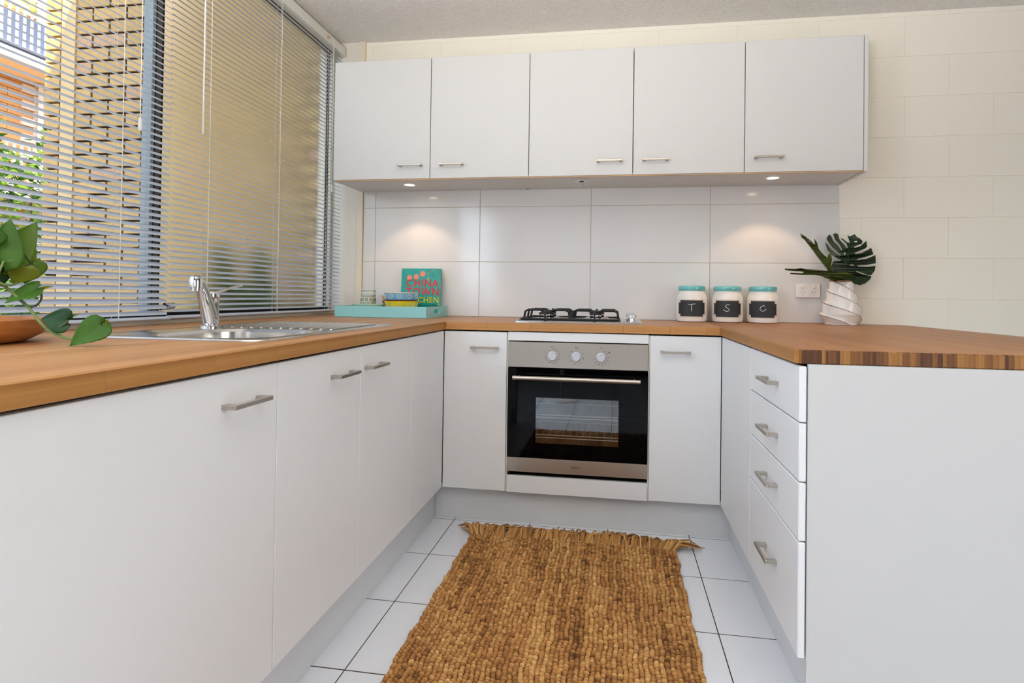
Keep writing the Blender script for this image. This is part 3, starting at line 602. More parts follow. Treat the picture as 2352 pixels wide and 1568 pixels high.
# ------------------------------------------------------------------ tray with book, bowls, cups, plates
TRX0, TRX1, TRY0, TRY1 = -.672, -.182, .275, .628; TZB = ZC+.0006; TH_ = .0565
ty = thing('serving_tray', 'rectangular aqua painted wooden tray with cut-out handles', 'tray', (-.43, .45, ZC))
box('base', TRX0+.009, TRX1-.009, TRY0+.009, TRY1-.009, TZB, TZB+.008, 'aqua', ty)
box('side', TRX0, TRX1, TRY0, TRY0+.009, TZB, TZB+TH_, 'aqua', ty, .0012); box('side', TRX0, TRX1, TRY1-.009, TRY1, TZB, TZB+TH_, 'aqua', ty, .0012)
ym = (TRY0+TRY1)/2
for xa in (TRX0, TRX1-.009):
    def pl_(u, v, s, xa=xa): return (xa+.009*s, u, v)
    hole = [(ym+(u*.048), TZB+.032+v*.011) for u, v in [(math.copysign(1, math.cos(a))*(.75)+.25*math.cos(a), math.sin(a)) for a in [2*PI*i/24+.001 for i in range(24)]]]
    link('end', poly_plate([(TRY0+.0092, TZB), (TRY1-.0092, TZB), (TRY1-.0092, TZB+TH_), (TRY0+.0092, TZB+TH_)], [hole], .009, pl_), 'aqua', ty)
ZTR = TZB+.0085
# book leaning on the tiles
BX0, BX1, BYF = -.440, -.2140, .600
bk = thing('cookbook', 'teal cookbook with red and yellow title standing in the tray', 'book', ((BX0+BX1)/2, .59, ZTR))
lean = math.radians(-3.5); bh = .258; bw = BX1-BX0; bc = Vector(((BX0+BX1)/2, .585, ZTR))
def bl(u, v, d=0):      # point on the cover: u from left, v up, d out of the cover
    y = math.sin(-lean)*v; z = math.cos(lean)*v
    return bc+Vector((u-bw/2, y-math.cos(lean)*d, z-math.sin(-lean)*0+math.sin(-lean)*d))
def bslab(name, u0, u1, v0, v1, d0, d1, mat):
    V = [bl(u, v, d) for d in (d0, d1) for v in (v0, v1) for u in (u0, u1)]
    return MB().add(V, [(0, 2, 3, 1), (4, 5, 7, 6), (0, 1, 5, 4), (2, 6, 7, 3), (0, 4, 6, 2), (1, 3, 7, 5)]).build(name, mat, bk)
fc = bslab('front_cover', 0, bw, 0, bh, -.003, 0, 'teal'); bslab('back_cover', 0, bw, 0, bh, -.022, -.019, 'teal'); bslab('pages', .004, bw-.003, .003, bh-.003, -.0189, -.0031, 'pages'); bslab('spine', -.003, 0, 0, bh, -.022, 0, 'teal')
rb = (PI/2+lean*-1*-1, 0, 0)
def btext(body, u, v, size, mat, bold, width):
    q = bl(u, v, .0008); return text('title_lettering', body, size, q, (PI/2-lean*-1*1, 0, 0), mat, fc, bold, .0003, width=width)
btext('CHINA', .123, .156, .058, 'red', .0011, .188); btext('TOWN', .123, .108, .058, 'red', .0011, .19); btext('KITCHEN', .123, .066, .046, 'yellow', .0008, .19)
btext('Noodles to Nuoc Cham', .148, .046, .016, 'ink', .0002, .135)
for u0, v0, c in ((.045, .205, 'pink'), (.085, .212, 'pink'), (.122, .228, 'orange')):
    dsk = MB().lathe([(.0155, 0), (.0155, .0006)], (0, 0, 0), 18).mesh('flower'); link('cover_flower', dsk, 'pink', fc, bl(u0, v0, .0004), (PI/2, 0, 0))
    dsk = MB().lathe([(.007, 0), (.006, .0009)], (0, 0, 0), 12).mesh('flower'); link('cover_flower', dsk, 'orange', fc, bl(u0, v0-.004, .0006), (PI/2, 0, 0))
rs = random.Random(3)
for i in range(22):
    u0, v0 = (rs.uniform(.13, .22), rs.uniform(.19, .253)) if i < 14 else (rs.uniform(.208, .222), rs.uniform(.02, .20))
    if i < 14 and u0 < .15 and v0 < .24: continue
    dsk = MB().lathe([(rs.uniform(.0016, .0042), 0), (.0014, .0006)], (0, 0, 0), 7).mesh('petal'); link('cover_petal', dsk, rs.choice(('lime', 'maroon', 'yellow', 'orange')), fc, bl(u0, v0, .0004), (PI/2, 0, 0))
def ring_mark(body, c, r0fn, ang, z, w, h, mat, tube=.0009, dia=True):
    """a raised outline mark on a round wall"""
    P = []
    for i in range(13):
        a = 2*PI*i/12
        if dia:
            k = 1/(abs(math.cos(a))+abs(math.sin(a))); k = k*.8+.2
        else: k = 1
        du, dv = w*k*math.cos(a), h*k*math.sin(a); rr = r0fn(z+dv); t_ = ang+du/rr
        P.append(c+Vector(((rr+.0003)*math.cos(t_), (rr+.0003)*math.sin(t_), z+dv)))
    MB().tube(P, tube, 4, False).build('pattern_mark', mat, body)
def bowl(name, label, c, z0, r0, r1, h, mat, inner, mark, group, marks=12):
    b = thing(name, label, 'bowl', (c[0], c[1], z0), group); cc = Vector((c[0], c[1], 0))
    prof = [(r0*.75, z0), (r0, z0+.004), (r0+(r1-r0)*.45, z0+h*.35), (r0+(r1-r0)*.85, z0+h*.75), (r1, z0+h)]
    body = MB().lathe(prof+[(r1-.003, z0+h+.0005), (r1-.0045, z0+h-.002), (r0+(r1-r0)*.8-.004, z0+h*.7), (r0*.9, z0+h*.25), (r0*.5, z0+.006)], cc, 44).build('body', mat, b, True)
    MB().lathe([(r1-.0044, z0+h-.0015), (r1-.003, z0+h+.0012), (r1+.0006, z0+h+.0004), (r1+.0004, z0+h-.002)], cc, 44, False, False).build('rim', inner, b, True)
    def rf(z):
        for (ra, za), (rb_, zb_) in zip(prof[:-1], prof[1:]):
            if za <= z <= zb_+1e-9: return ra+(rb_-ra)*(z-za)/(zb_-za)
        return r1
    if mark:
        for i in range(marks):
            a = -PI/2+2*PI*(i+.5)/marks
            if math.sin(a) > .35: continue
            for s_ in (1, .55): ring_mark(body, cc, rf, a, z0+h*.55, PI*r1/marks*.74*s_, h*.34*s_, mark)
    return b
GBW = 'patterned bowls stacked in the tray'
bowl('bowl', 'yellow diamond patterned bowl at the bottom of the front stack', (-.362, .40), ZTR+.0003, .058, .088, .077, 'bowl_yellow', 'bowl_red', 'deco_white', GBW, 12)
bowl('bowl', 'blue diamond patterned bowl on top of the yellow bowl', (-.362, .40), ZTR+.0785, .083, .090, .041, 'bowl_blue', 'bowl_cream', 'deco_white', GBW, 11)
bowl('bowl', 'rust red diamond patterned bowl behind the yellow bowl', (-.455, .540), ZTR+.0003, .046, .070, .074, 'bowl_red', 'bowl_green', 'deco_white', GBW, 11)
bowl('bowl', 'orange bowl on top of the rust red bowl', (-.455, .540), ZTR+.0755, .062, .074, .030, 'bowl_orange', 'bowl_cream', None, GBW)
def cup(label, z0, h, kind):
    c = Vector((-.598, .510, 0)); r = .0395
    t = thing('cup', label, 'cup', (c.x, c.y, z0), 'small handleless cups stacked in the tray')
    body = MB().lathe([(r-.004, z0), (r, z0+.003), (r, z0+h), (r-.002, z0+h+.0003), (r-.0035, z0+h-.004), (r-.006, z0+.006)], c, 36).build('body', 'deco_white', t, True)
    if kind == 'dots':
        for zz_, n in ((.012, 11), (.034, 11), (.056, 11), (.079, 11)):
            for i in range(n):
                a = 2*PI*(i+(.5 if zz_ in (.034, .079) else 0))/n
                if math.sin(a) > .4: continue
                ring_mark(body, c, lambda z: r, a, z0+zz_, .0068, .0078, 'deco_green', .0015, False); ring_mark(body, c, lambda z: r, a, z0+zz_, .0015, .0015, 'deco_green', .0009, False)
    else:
        for zz_ in (.006, .014, .022, .030, .037):
            MB().lathe([(r+.0002, z0+zz_), (r+.0006, z0+zz_+.0004), (r+.0002, z0+zz_+.0009)], c, 36, False, False).build('band', 'deco_blue' if zz_ in (.022,) else 'bowl_blue', body)
        for zz_ in (.010, .0335):
            for i in range(26):
                a = 2*PI*i/26
                if math.sin(a) > .4: continue
                ring_mark(body, c, lambda z: r, a, z0+zz_, .0018, .0014, 'deco_blue', .0009, False)
cup('small white cup with green flower print, lower of the stack', ZTR+.0003, .0925, 'dots')
cup('small white cup with blue dotted bands, on the flowered cup', ZTR+.0935, .041, 'bands')
for i in range(2):
    z0 = ZTR+.0003+.022*i
    pz = thing('side_plate', ('pale green plate lying in the tray under another plate', 'pale green plate on top of the other plate in the tray')[i], 'plate', (-.535, .36, z0), 'pale green plates in the tray')
    MB().lathe([(.05, 0), (.055, .002), (.083, .030), (.085, .035), (.082, .0345), (.053, .006), (.02, .005)], (-.535, .377, z0), 40).build('plate_dish', 'pale_green', pz, True)
# ------------------------------------------------------------------ lettered jars
def jar(cx_, cy_, letter, label):
    t = thing('storage_jar', label, 'jar', (cx_, cy_, ZC), 'lettered kitchen storage jars'); c = Vector((cx_, cy_, ZC+.0005)); r = .0765
    body = MB().lathe([(r*.84, 0), (r*.95, .004), (r, .016), (r, .118), (r*.97, .132), (r*.86, .147), (r*.83, .152), (r*.83, .160)], c, 48).build('body', 'ceramic', t, True)
    MB().lathe([(.060, .1565), (.0655, .158), (.0675, .163), (.0675, .176), (.0655, .1815), (.050, .184), (.02, .185)], c, 44).build('lid', 'aqua_lid', t, True)
    ang0 = math.atan2(CAM.y-cy_, CAM.x-cx_)
    def patch(w, h, n_, off, mat, name, par):
        zc_ = .069; rr = r+off; m = MB()
        def strip(u0, u1, v0, v1):
            k = 14; V = []; 
            for i in range(k+1):
                a = ang0+(u0+(u1-u0)*i/k)/r
                for v in (v0, v1): V.append(c+Vector((rr*math.cos(a), rr*math.sin(a), zc_+v)))
            m.add(V, [(2*i, 2*i+2, 2*i+3, 2*i+1) for i in range(k)])
        strip(-w/2+n_, w/2-n_, -h/2, h/2); strip(-w/2, -w/2+n_, -h/2+n_, h/2-n_); strip(w/2-n_, w/2, -h/2+n_, h/2-n_)
        o = m.build(name, mat, par); sm = o.modifiers.new('s', 'SOLIDIFY'); sm.thickness = .0012; sm.offset = 0
        return o
    e_ = patch(.152, .091, .0125, .0004, 'plaque_edge', 'plaque_border', t); pq = patch(.142, .081, .0125, .0012, 'chalkboard', 'plaque', t)
    ST = {'T': [[(-.016, .014), (.017, .019)], [(.001, .017), (-.001, -.018)]], 'S': [[(.012, .014), (.004, .018), (-.007, .012), (-.005, .004), (.008, -.004), (.007, -.013), (-.006, -.016), (-.017, -.007)]], 'C': [[(.010, .013), (.002, .014), (-.009, .006), (-.011, -.005), (-.002, -.012), (.009, -.009), (.015, -.001)]]}
    for st in ST[letter]:
        # smooth the hand stroke
        P = [Vector((u, v, 0)) for u, v in st]; Q = []
        for i in range(len(P)-1):
            p0, p1, p2, p3 = P[max(i-1, 0)], P[i], P[i+1], P[min(i+2, len(P)-1)]
            for s_ in range(6):
                u = s_/6; Q.append(.5*((2*p1)+(p2-p0)*u+(2*p0-5*p1+4*p2-p3)*u*u+(3*p1-p0-3*p2+p3)*u**3))
        Q.append(P[-1]); pts = []
        for q_ in Q:
            a = ang0+q_.x/r; pts.append(c+Vector(((r+.0026)*math.cos(a), (r+.0026)*math.sin(a), .073+q_.y)))
        MB().tube(pts, .0013, 5).build('chalk_letter', 'chalk', pq)
jar(1.142, .545, 'T', 'white storage jar with aqua lid and chalk letter T')
jar(1.3185, .548, 'S', 'white storage jar with aqua lid and chalk letter S')
jar(1.4907, .55, 'C', 'white storage jar with aqua lid and chalk letter C')
# ------------------------------------------------------------------ power outlet
po = thing('power_outlet', 'white double power outlet on the splashback beside the vase', 'outlet', (1.733, YW-.0015, 1.05))
fpz = box('face_plate', 1.674, 1.7925, YW-.0105, YW-.0008, 1.0175, 1.0875, 'plastic', po, .002)
for sx in (1.7055, 1.7605):
    box('switch', sx-.009, sx+.009, YW-.0145, YW-.0106, 1.066, 1.082, 'plastic', po, .0025)
    for dx, a in ((-.0075, .5), (.0075, -.5), (0, 0)):
        mm = MB(); L_ = .0036; zc_ = 1.0465 if dx else 1.0335; ca, sa = math.sin(a), math.cos(a)
        V = [(sx+dx+ca*s*L_+sa*t_*.0009, yy, zc_+sa*s*L_-ca*t_*.0009) for yy in (YW-.0109, YW-.0101) for s, t_ in ((-1, -1), (1, -1), (1, 1), (-1, 1))]
        mm.add(V, [(0, 1, 2, 3), (7, 6, 5, 4), (0, 4, 5, 1), (1, 5, 6, 2), (2, 6, 7, 3), (3, 7, 4, 0)]).build('pin_slot', 'slot', po)
# ------------------------------------------------------------------ vase with leaves
VX, VY = 1.853, .535
vs = thing('vase', 'white ceramic vase of spiral folds with brown edges', 'vase', (VX, VY, ZC), None)
nz, na = 120, 96; H = .218; pr = .058
V = []; ridge = []
def vr(z):
    pts = ((0, .071), (.02, .079), (.05, .090), (.08, .083), (.12, .071), (.16, .060), (.20, .051), (.218, .050))
    for (a, ra), (b, rb_) in zip(pts[:-1], pts[1:]):
        if a <= z <= b: return ra+(rb_-ra)*(z-a)/(b-a)
    return .05
for i in range(nz+1):
    z = H*i/nz
    for j in range(na):
        a = 2*PI*j/na; sc_ = (z/pr + 1.5*(a-1.5*PI)/PI + .25*math.cos(a-1.0)) % 1.0
        # each fold flares towards its upper lip, then steps back in
        lip = sc_**1.6; amp = .017*(1-.4*z/H); fade = min(1, z/.012)*min(1, (H+.004-z)/.02)
        r = vr(z)+amp*(lip-.35)*fade
        V.append((r*math.cos(a), r*math.sin(a), z)); ridge.append(max(0, (1-abs(sc_-.95)/.075)*1.3)*fade if z < H*.9 else .0+ (.9 if z > H*.965 else max(0, (1-abs(sc_-.95)/.075)*1.3)))
F = [(i*na+j, i*na+(j+1) % na, (i+1)*na+(j+1) % na, (i+1)*na+j) for i in range(nz) for j in range(na)]
k0 = len(V)
for j in range(na):
    a = 2*PI*j/na; V.append((.044*math.cos(a), .044*math.sin(a), H-.001)); ridge.append(1)
for j in range(na):
    a = 2*PI*j/na; V.append((.042*math.cos(a), .042*math.sin(a), H-.09)); ridge.append(1)
F += [(nz*na+j, nz*na+(j+1) % na, k0+(j+1) % na, k0+j) for j in range(na)]+[(k0+j, k0+(j+1) % na, k0+na+(j+1) % na, k0+na+j) for j in range(na)]+[tuple(k0+na+j for j in range(na)), tuple(reversed(range(na)))]
me = pyd('vase', V, F, True); at_ = me.attributes.new('ridge', 'FLOAT', 'POINT'); at_.data.foreach_set('value', ridge)
link('vase_body', me, 'vase', vs, (VX, VY, ZC+.0006))
def zp(u, v, y): return at(1520+u/4.3556, 500+v/4.3556, 1, y)
MON = [(1720, 610), (1680, 520), (1700, 470), (1720, 428), (1785, 432), (1790, 420), (1700, 375), (1655, 320), (1635, 240), (1690, 310), (1740, 355), (1788, 380), (1794, 372), (1700, 290), (1650, 220), (1655, 190), (1680, 165), (1700, 190), (1720, 240), (1765, 280), (1798, 328), (1806, 322), (1780, 265), (1735, 220), (1712, 165), (1740, 152), (1765, 165), (1780, 220), (1830, 270), (1852, 305), (1860, 300), (1850, 265), (1820, 235), (1785, 205), (1810, 208), (1850, 240), (1885, 255), (1855, 175), (1885, 185), (1930, 163), (1955, 195), (1975, 200), (2010, 235), (2000, 260), (1925, 288), (1930, 300), (1985, 285), (2045, 230), (2055, 285), (2040, 305), (1930, 350), (1935, 365), (2010, 350), (2095, 300), (2118, 365), (2060, 385), (1950, 412), (1955, 425), (2050, 410), (2138, 372), (2142, 455), (2060, 470), (1960, 474), (1965, 488), (2060, 490), (2140, 480), (2130, 530), (2095, 575), (2070, 575), (1940, 528), (1948, 542), (2010, 565), (2100, 585), (2085, 615), (2040, 655), (1985, 675), (1930, 662), (1885, 622), (1800, 612)]
HOLES = [[(1830+10*math.cos(a), 360+16*math.sin(a)) for a in [2*PI*i/8 for i in range(8)]], [(1900+26*math.cos(a), 472+11*math.sin(a)) for a in [2*PI*i/8 for i in range(8)]], [(1942+18*math.cos(a), 238+7*math.sin(a)) for a in [2*PI*i/8 for i in range(8)]]]
def densify(P, step=22):
    Q = []
    for (a, b), (c, d) in zip(P, P[1:]+P[:1]):
        n_ = max(1, int(math.hypot(c-a, d-b)/step)); Q += [(a+(c-a)*i/n_, b+(d-b)*i/n_) for i in range(n_)]
    return Q
def mon_place(u, v, s):
    dx = (u-1870)/230; dy = (v-420)/230
    return zp(u, v, .515+.035*dx*dx-.03*dy+.018*abs(dx+.25*dy)+s*.0009)
def leaf_obj(name, label, outline, holes, place, mat, ribs, stem):
    t = thing(name, label, 'leaf', tuple(place(*outline[0], 0)))
    link('blade', poly_plate(densify(outline), holes, .001, place), mat, t)
    m = MB()
    for rb_ in ribs:
        m.tube([place(u, v, -2.2) for u, v in densify(rb_+[rb_[-1]], 30)[:-1] or rb_], .0011, 5)
    m.build('midrib', mat, t)
    MB().tube(stem, [.0036, .0034, .003][:len(stem)], 8).build('stalk', 'stem_dark', t, True)
    return t
inv = Vector((VX, VY, ZC+.135))
leaf_obj('monstera_leaf', 'dark green split monstera leaf standing upright in the vase', MON, HOLES, mon_place, 'monstera', [[(1800, 600), (1850, 470), (1880, 340), (1890, 250), (1900, 180)], [(1860, 440), (1950, 385), (2040, 330)], [(1850, 480), (1960, 450), (2080, 430)], [(1870, 370), (1950, 330), (2020, 280)], [(1855, 460), (1790, 400), (1720, 340)], [(1870, 390), (1810, 300), (1760, 240)]], [inv, inv+Vector((.004, -.004, .08)), mon_place(1800, 600, 2)])
L2 = [(1690, 585), (1655, 510), (1600, 440), (1540, 360), (1480, 280), (1440, 230), (1395, 195), (1385, 155), (1440, 190), (1500, 235), (1530, 270), (1525, 205), (1555, 250), (1570, 310), (1620, 370), (1660, 400), (1660, 375), (1690, 345), (1704, 420), (1694, 470), (1715, 520), (1725, 600)]
leaf_obj('slender_leaf', 'olive green folded leaf pointing up from the vase', L2, [], lambda u, v, s: zp(u, v, .50-.06*(1700-u)/300+.00012*(u-1600+ .7*(v-400))*math.sin(u*.05)+s*.0012), 'leaf_olive', [[(1700, 580), (1600, 415), (1500, 280), (1400, 180)]], [inv+Vector((-.004, 0, 0)), inv+Vector((-.012, -.004, .085)), zp(1700, 580, .503)])
L3 = [(1720, 632), (1640, 604), (1590, 580), (1520, 572), (1400, 572), (1285, 562), (1285, 550), (1400, 555), (1430, 540), (1330, 535), (1230, 522), (1232, 506), (1330, 512), (1390, 503), (1450, 515), (1560, 520), (1640, 530), (1700, 535), (1760, 545), (1850, 545), (1920, 570), (1938, 622), (1900, 634), (1800, 634)]
leaf_obj('slender_leaf', 'olive green folded leaf reaching sideways over the outlet', L3, [], lambda u, v, s: zp(u, v, .485-.05*(1800-u)/500+.0006*(v-560)*math.sin(u*.02)+s*.0012), 'leaf_olive', [[(1880, 610), (1700, 570), (1500, 540), (1260, 515)]], [inv+Vector((0, -.004, 0)), inv+Vector((0, -.02, .085)), zp(1840, 610, .482)])
# ------------------------------------------------------------------ wooden bowl and pothos
WB = Vector((-.655, -1.43, ZC+.0006))
wbw = thing('wooden_bowl', 'oval turned wooden bowl holding the pothos', 'bowl', tuple(WB))
def oval(prof, sx, sy):
    m = MB().lathe(prof, (0, 0, 0), 56); m.v = [Vector((v.x*sx, v.y*sy, v.z)) for v in m.v]; return m
m = oval([(.115, 0), (.135, .004), (.158, .018), (.170, .038), (.174, .052), (.171, .0535), (.166, .050), (.15, .028), (.13, .014), (.05, .012)], 0.94, 1.12)
m.v = [v+WB for v in m.v]; m.build('body', 'wood_bowl', wbw, True)
pth = thing('pothos_plant', 'trailing green pothos vine with heart shaped leaves in the wooden bowl', 'plant', tuple(WB+Vector((0, 0, .014))))
def heart(base, tip, width, nrm, mat, fold=.16, droop=.12, parent=pth, name='leaf'):
    base, tip = Vector(base), Vector(tip); ax = tip-base; L_ = ax.length; ax.normalize(); nrm = Vector(nrm); nrm = (nrm-ax*nrm.dot(ax)).normalized(); sd_ = ax.cross(nrm)
    nu, nv = 12, 6; V = []; F = []
    for i in range(nu+1):
        u = i/nu; hw = width/2*(math.sin(PI*min(1, (u*1.0+.14)/1.14)**.62)**.9 if u < 1 else 0)
        hw = width/2*max(0, (math.sin(PI*(u**.55*.93+.07))))
        for j in range(-nv, nv+1):
            s_ = j/nv; back = -.10*L_*(abs(s_)**1.5)*(1-u)**2*2.0
            p = base+ax*(u*L_+back)+sd_*(s_*hw)+nrm*(fold*abs(s_)*hw - droop*L_*u*u + .02*L_*math.sin(7*u+3*s_)*abs(s_))
            V.append(p)
    w = 2*nv+1
    F = [(i*w+j, i*w+j+1, (i+1)*w+j+1, (i+1)*w+j) for i in range(nu) for j in range(w-1)]
    c = sum((v for v in V), Vector())/len(V); me = pyd('leaf', [v-c for v in V], F, True); me.materials.append(MATS[mat])
    o = link(name, me, None, parent, c); sm = o.modifiers.new('s', 'SOLIDIFY'); sm.thickness = .0007; sm.offset = 0
    return o
def tocam(p): return (CAM-Vector(p)).normalized()
def PX(px, py, y): return at(px, py, 1, y)
LV = [  # base px, tip px, depth y base, depth y tip, width, extra normal tilt, material
    ((4, 602), (24, 498), -1.44, -1.42, .066, (0, 0, .3), 'pothos_a'), ((10, 606), (88, 506), -1.43, -1.38, .070, (.3, 0, .35), 'pothos_d'), ((-26, 572), (80, 615), -1.44, -1.40, .070, (0, -.2, .5), 'pothos_b'),
    ((72, 596), (81, 560), -1.39, -1.38, .016, (1, 0, 0), 'pothos_c'), ((58, 612), (30, 652), -1.41, -1.42, .060, (.2, 0, .1), 'pothos_c'), ((76, 602), (58, 652), -1.39, -1.40, .052, (.4, 0, .1), 'pothos_d'), ((-14, 596), (6, 658), -1.44, -1.43, .072, (0, 0, .4), 'pothos_b'),
    ((-30, 560), (-60, 500), -1.46, -1.48, .07, (0, 0, .4), 'pothos_a'), ((-40, 600), (-90, 640), -1.46, -1.48, .07, (0, 0, .6), 'pothos_b'),
    ((84, 664), (8, 691), -1.40, -1.44, .046, (0, 0, 1.0), 'pothos_a'), ((86, 667), (119, 655), -1.39, -1.38, .016, (0, 0, 1), 'pothos_c'),
    ((154, 738), (92, 730), -1.40, -1.42, .054, (0, 0, .1), 'pothos_b'), ((150, 734), (181, 718), -1.395, -1.39, .016, (0, 0, 1), 'pothos_c'),
    ((234, 746), (157, 792), -1.375, -1.417, .060, (0, -.1, .45), 'pothos_a'), ((240, 746), (222, 731), -1.37, -1.372, .020, (.2, 0, .2), 'pothos_c'), ((241, 742), (249, 733), -1.368, -1.366, .010, (0, 0, 1), 'pothos_c')]
for b_, t_, yb_, yt_, w_, nt_, m_ in LV:
    B_, T_ = PX(*b_, yb_), PX(*t_, yt_); heart(B_, T_, w_, tocam(B_)*.8+Vector(nt_), m_)
def vine(pts, r, mat='stem'):
    P = [PX(*p) for p in pts]; Q = []
    for i in range(len(P)-1):
        p0, p1, p2, p3 = P[max(i-1, 0)], P[i], P[i+1], P[min(i+2, len(P)-1)]
        for s_ in range(5):
            u = s_/5; Q.append(.5*((2*p1)+(p2-p0)*u+(2*p0-5*p1+4*p2-p3)*u*u+(3*p1-p0-3*p2+p3)*u**3))
    Q.append(P[-1]); MB().tube(Q, r, 7).build('vine', mat, pth, True)
vine([(-60, 748, -1.45), (-40, 690, -1.45), (-10, 648, -1.45), (20, 665, -1.43), (42, 685, -1.42), (64, 705, -1.41), (92, 740, -1.41), (118, 762, -1.41), (155, 776, -1.405), (195, 783, -1.39), (222, 768, -1.375), (241, 744, -1.37)], .0030)
vine([(64, 707, -1.41), (84, 700, -1.40), (95, 686, -1.395), (94, 668, -1.39)], .0021, 'stem_dark'); vine([(128, 757, -1.41), (148, 745, -1.405), (157, 735, -1.40)], .0021, 'stem_dark')
vine([(-10, 648, -1.45), (25, 655, -1.43), (52, 640, -1.40), (58, 616, -1.40)], .0024); vine([(-10, 648, -1.45), (0, 620, -1.45), (8, 600, -1.44)], .0024); vine([(-10, 648, -1.45), (-12, 610, -1.45), (-18, 575, -1.44)], .0024); vine([(-60, 748, -1.45), (-50, 650, -1.46), (-38, 595, -1.46), (-30, 560, -1.46)], .0026)
MB().lathe([(.105, .0), (.08, .012), (.02, .016)], WB+Vector((0, 0, .0145)), 28).build('soil', 'bark', pth, True)
# ------------------------------------------------------------------ jute rug
rg = thing('rug', 'brown woven jute rug with knotted fringe on the tile floor', 'rug', (.588, -.9, 0))
RX0, RX1, RY1, RY0 = .172, 1.004, -.128, -1.75
def redge(y): return .0022*math.sin(y*23)+.002*math.sin(y*57+1)
base_v = []; ny = 60
for i in range(ny+1):
    y = RY1+(RY0-RY1)*i/ny
    for x, z in ((RX0+redge(y), .0006), (RX1+redge(y+3), .0006), (RX1+redge(y+3), .007), (RX0+redge(y), .007)): base_v.append((x, y, z))
f_ = [(i*4+j, i*4+(j+1) % 4, (i+1)*4+(j+1) % 4, (i+1)*4+j) for i in range(ny) for j in range(4)]+[(0, 1, 2, 3), (ny*4+3, ny*4+2, ny*4+1, ny*4)]
m = MB(); m.add(base_v, f_); m.build('backing', 'jute_base', rg)
rs = np.random.RandomState(4); V = []; F = []; TN = []
ncol = 58; cw = (RX1-RX0)/ncol; dyp = .0128
coltone = np.clip(.5+.10*rs.randn(ncol), .1, .9); kern = [( .0, 1.0, 1.0)]
na_ = 7
for c in range(ncol):
    y = RY1-.0012*(c % 2); k = 0; rr0 = np.random.RandomState(9)
    while y > RY0+.004:
        L_ = dyp*rr0.uniform(.88, 1.14)+rs.uniform(-.0005, .0005); xc = RX0+(c+.5)*cw+redge(y+ (3 if c > ncol/2 else 0))+rs.normal(0, .0009); tone = float(np.clip(coltone[c]+.13*rs.randn()+.10*math.sin(y*9+c*.35), 0, 1))
        b = len(V); rx, ry = cw*.60*rs.uniform(.86, 1.18), L_*.50*rs.uniform(.9, 1.1); h = .0135*rs.uniform(.75, 1.2); sk_ = rs.uniform(.1, .5)*(1 if c % 2 else -1)
        for lv, (kr, kz) in enumerate(((1, 0), (.93, .55), (.6, .92))):
            for j in range(na_):
                a = 2*PI*j/na_; dx, dy = rx*kr*math.cos(a), ry*kr*math.sin(a)
                V.append((xc+dx+sk_*dy, y-L_/2+dy, .002+h*kz)); TN.append(max(0, tone-.22*(1-kz)))  # loop feet darkened, shade between loops painted into the tone
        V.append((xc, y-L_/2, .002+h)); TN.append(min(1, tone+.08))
        for lv in range(2):
            for j in range(na_): F.append((b+lv*na_+j, b+lv*na_+(j+1) % na_, b+(lv+1)*na_+(j+1) % na_, b+(lv+1)*na_+j))
        for j in range(na_): F.append((b+2*na_+j, b+2*na_+(j+1) % na_, b+3*na_))
        y -= L_
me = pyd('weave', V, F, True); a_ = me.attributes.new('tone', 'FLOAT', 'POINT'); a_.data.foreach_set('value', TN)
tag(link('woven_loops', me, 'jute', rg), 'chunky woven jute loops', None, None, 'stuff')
rs = random.Random(11); nt_ = 46
for i in range(nt_):
    x0 = RX0+.008+(RX1-RX0-.016)*i/(nt_-1); edge = (i-(nt_-1)/2)/(nt_/2)
    ang = rs.uniform(-.5, .5)+(.9*edge if abs(edge) > .9 else .15)
    if i < 2: ang = -.55
    if i > nt_-7: ang = .28+.17*(i-nt_+6)
    Lf = rs.uniform(.075, .115); m = MB(); tn = []
    for s_ in range(11):
        a = ang+rs.uniform(-.36, .36); l = Lf*rs.uniform(.75, 1.1); sx = x0+rs.uniform(-.006, .006); h0 = rs.uniform(.006, .032); w_ = rs.uniform(-.012, .012)
        P = [Vector((sx, RY1-.008, .010)), Vector((sx+math.sin(a)*l*.3, RY1+math.cos(a)*l*.3, .008+h0)), Vector((sx+math.sin(a)*l*.65+w_, RY1+math.cos(a)*l*.65, .008+h0*.8)), Vector((sx+math.sin(a)*l+w_*1.5, min(RY1+math.cos(a)*l, KI-.004), .005+rs.uniform(0, .012)))]
        for p in P: p.y = min(p.y, KI-.005)
        m.tube(P, [.0042, .0038, .0032, .0014], 5)
        t0 = rs.uniform(.15, .85); tn += [t0]*20
    o = m.build('fringe_tassel', 'jute', rg, True); a_ = o.data.attributes.new('tone', 'FLOAT', 'POINT'); a_.data.foreach_set('value', tn[:len(o.data.vertices)])
# ------------------------------------------------------------------ outside: brick wing wall, garden, neighbour
struct('ground_outside', MB().box(-30, -.98, -14, 20, -.6, -.45).mesh('ground'), 'earth', 'bare garden soil outside the window')
YB = .70
wx = struct('wall_outside', MB().box(-2.715, -.99, YB+.010, YB+.2, -.45, 5.4).mesh('wall'), 'mortar', 'cream brick wing wall outside the window')
BW, BH = .2475, .0862
iz = 0; z = .42
while z < 3.55:
    off = -2.715-(.5*BW if iz % 2 else 0); k = 0
    while off+k*BW < -1.0:
        x0, x1 = max(off+k*BW, -2.715), off+(k+1)*BW-.014; k += 1
        if x1-x0 < .03: continue
        d_ = random.uniform(0, .002)
        box('brick', x0, min(x1, -.99), YB-d_, YB+.03, z, z+BH-.014, 'brick_pink' if random.random() < .12 else 'brick', wx, .0015)
    z += BH; iz += 1
struct('wall_outside_strip', MB().box(-2.8167, -2.7155, YB-.012, YB+.2, -.45, 5.4).mesh('wall'), 'render', 'smooth cream rendered strip at the end of the brick wall')
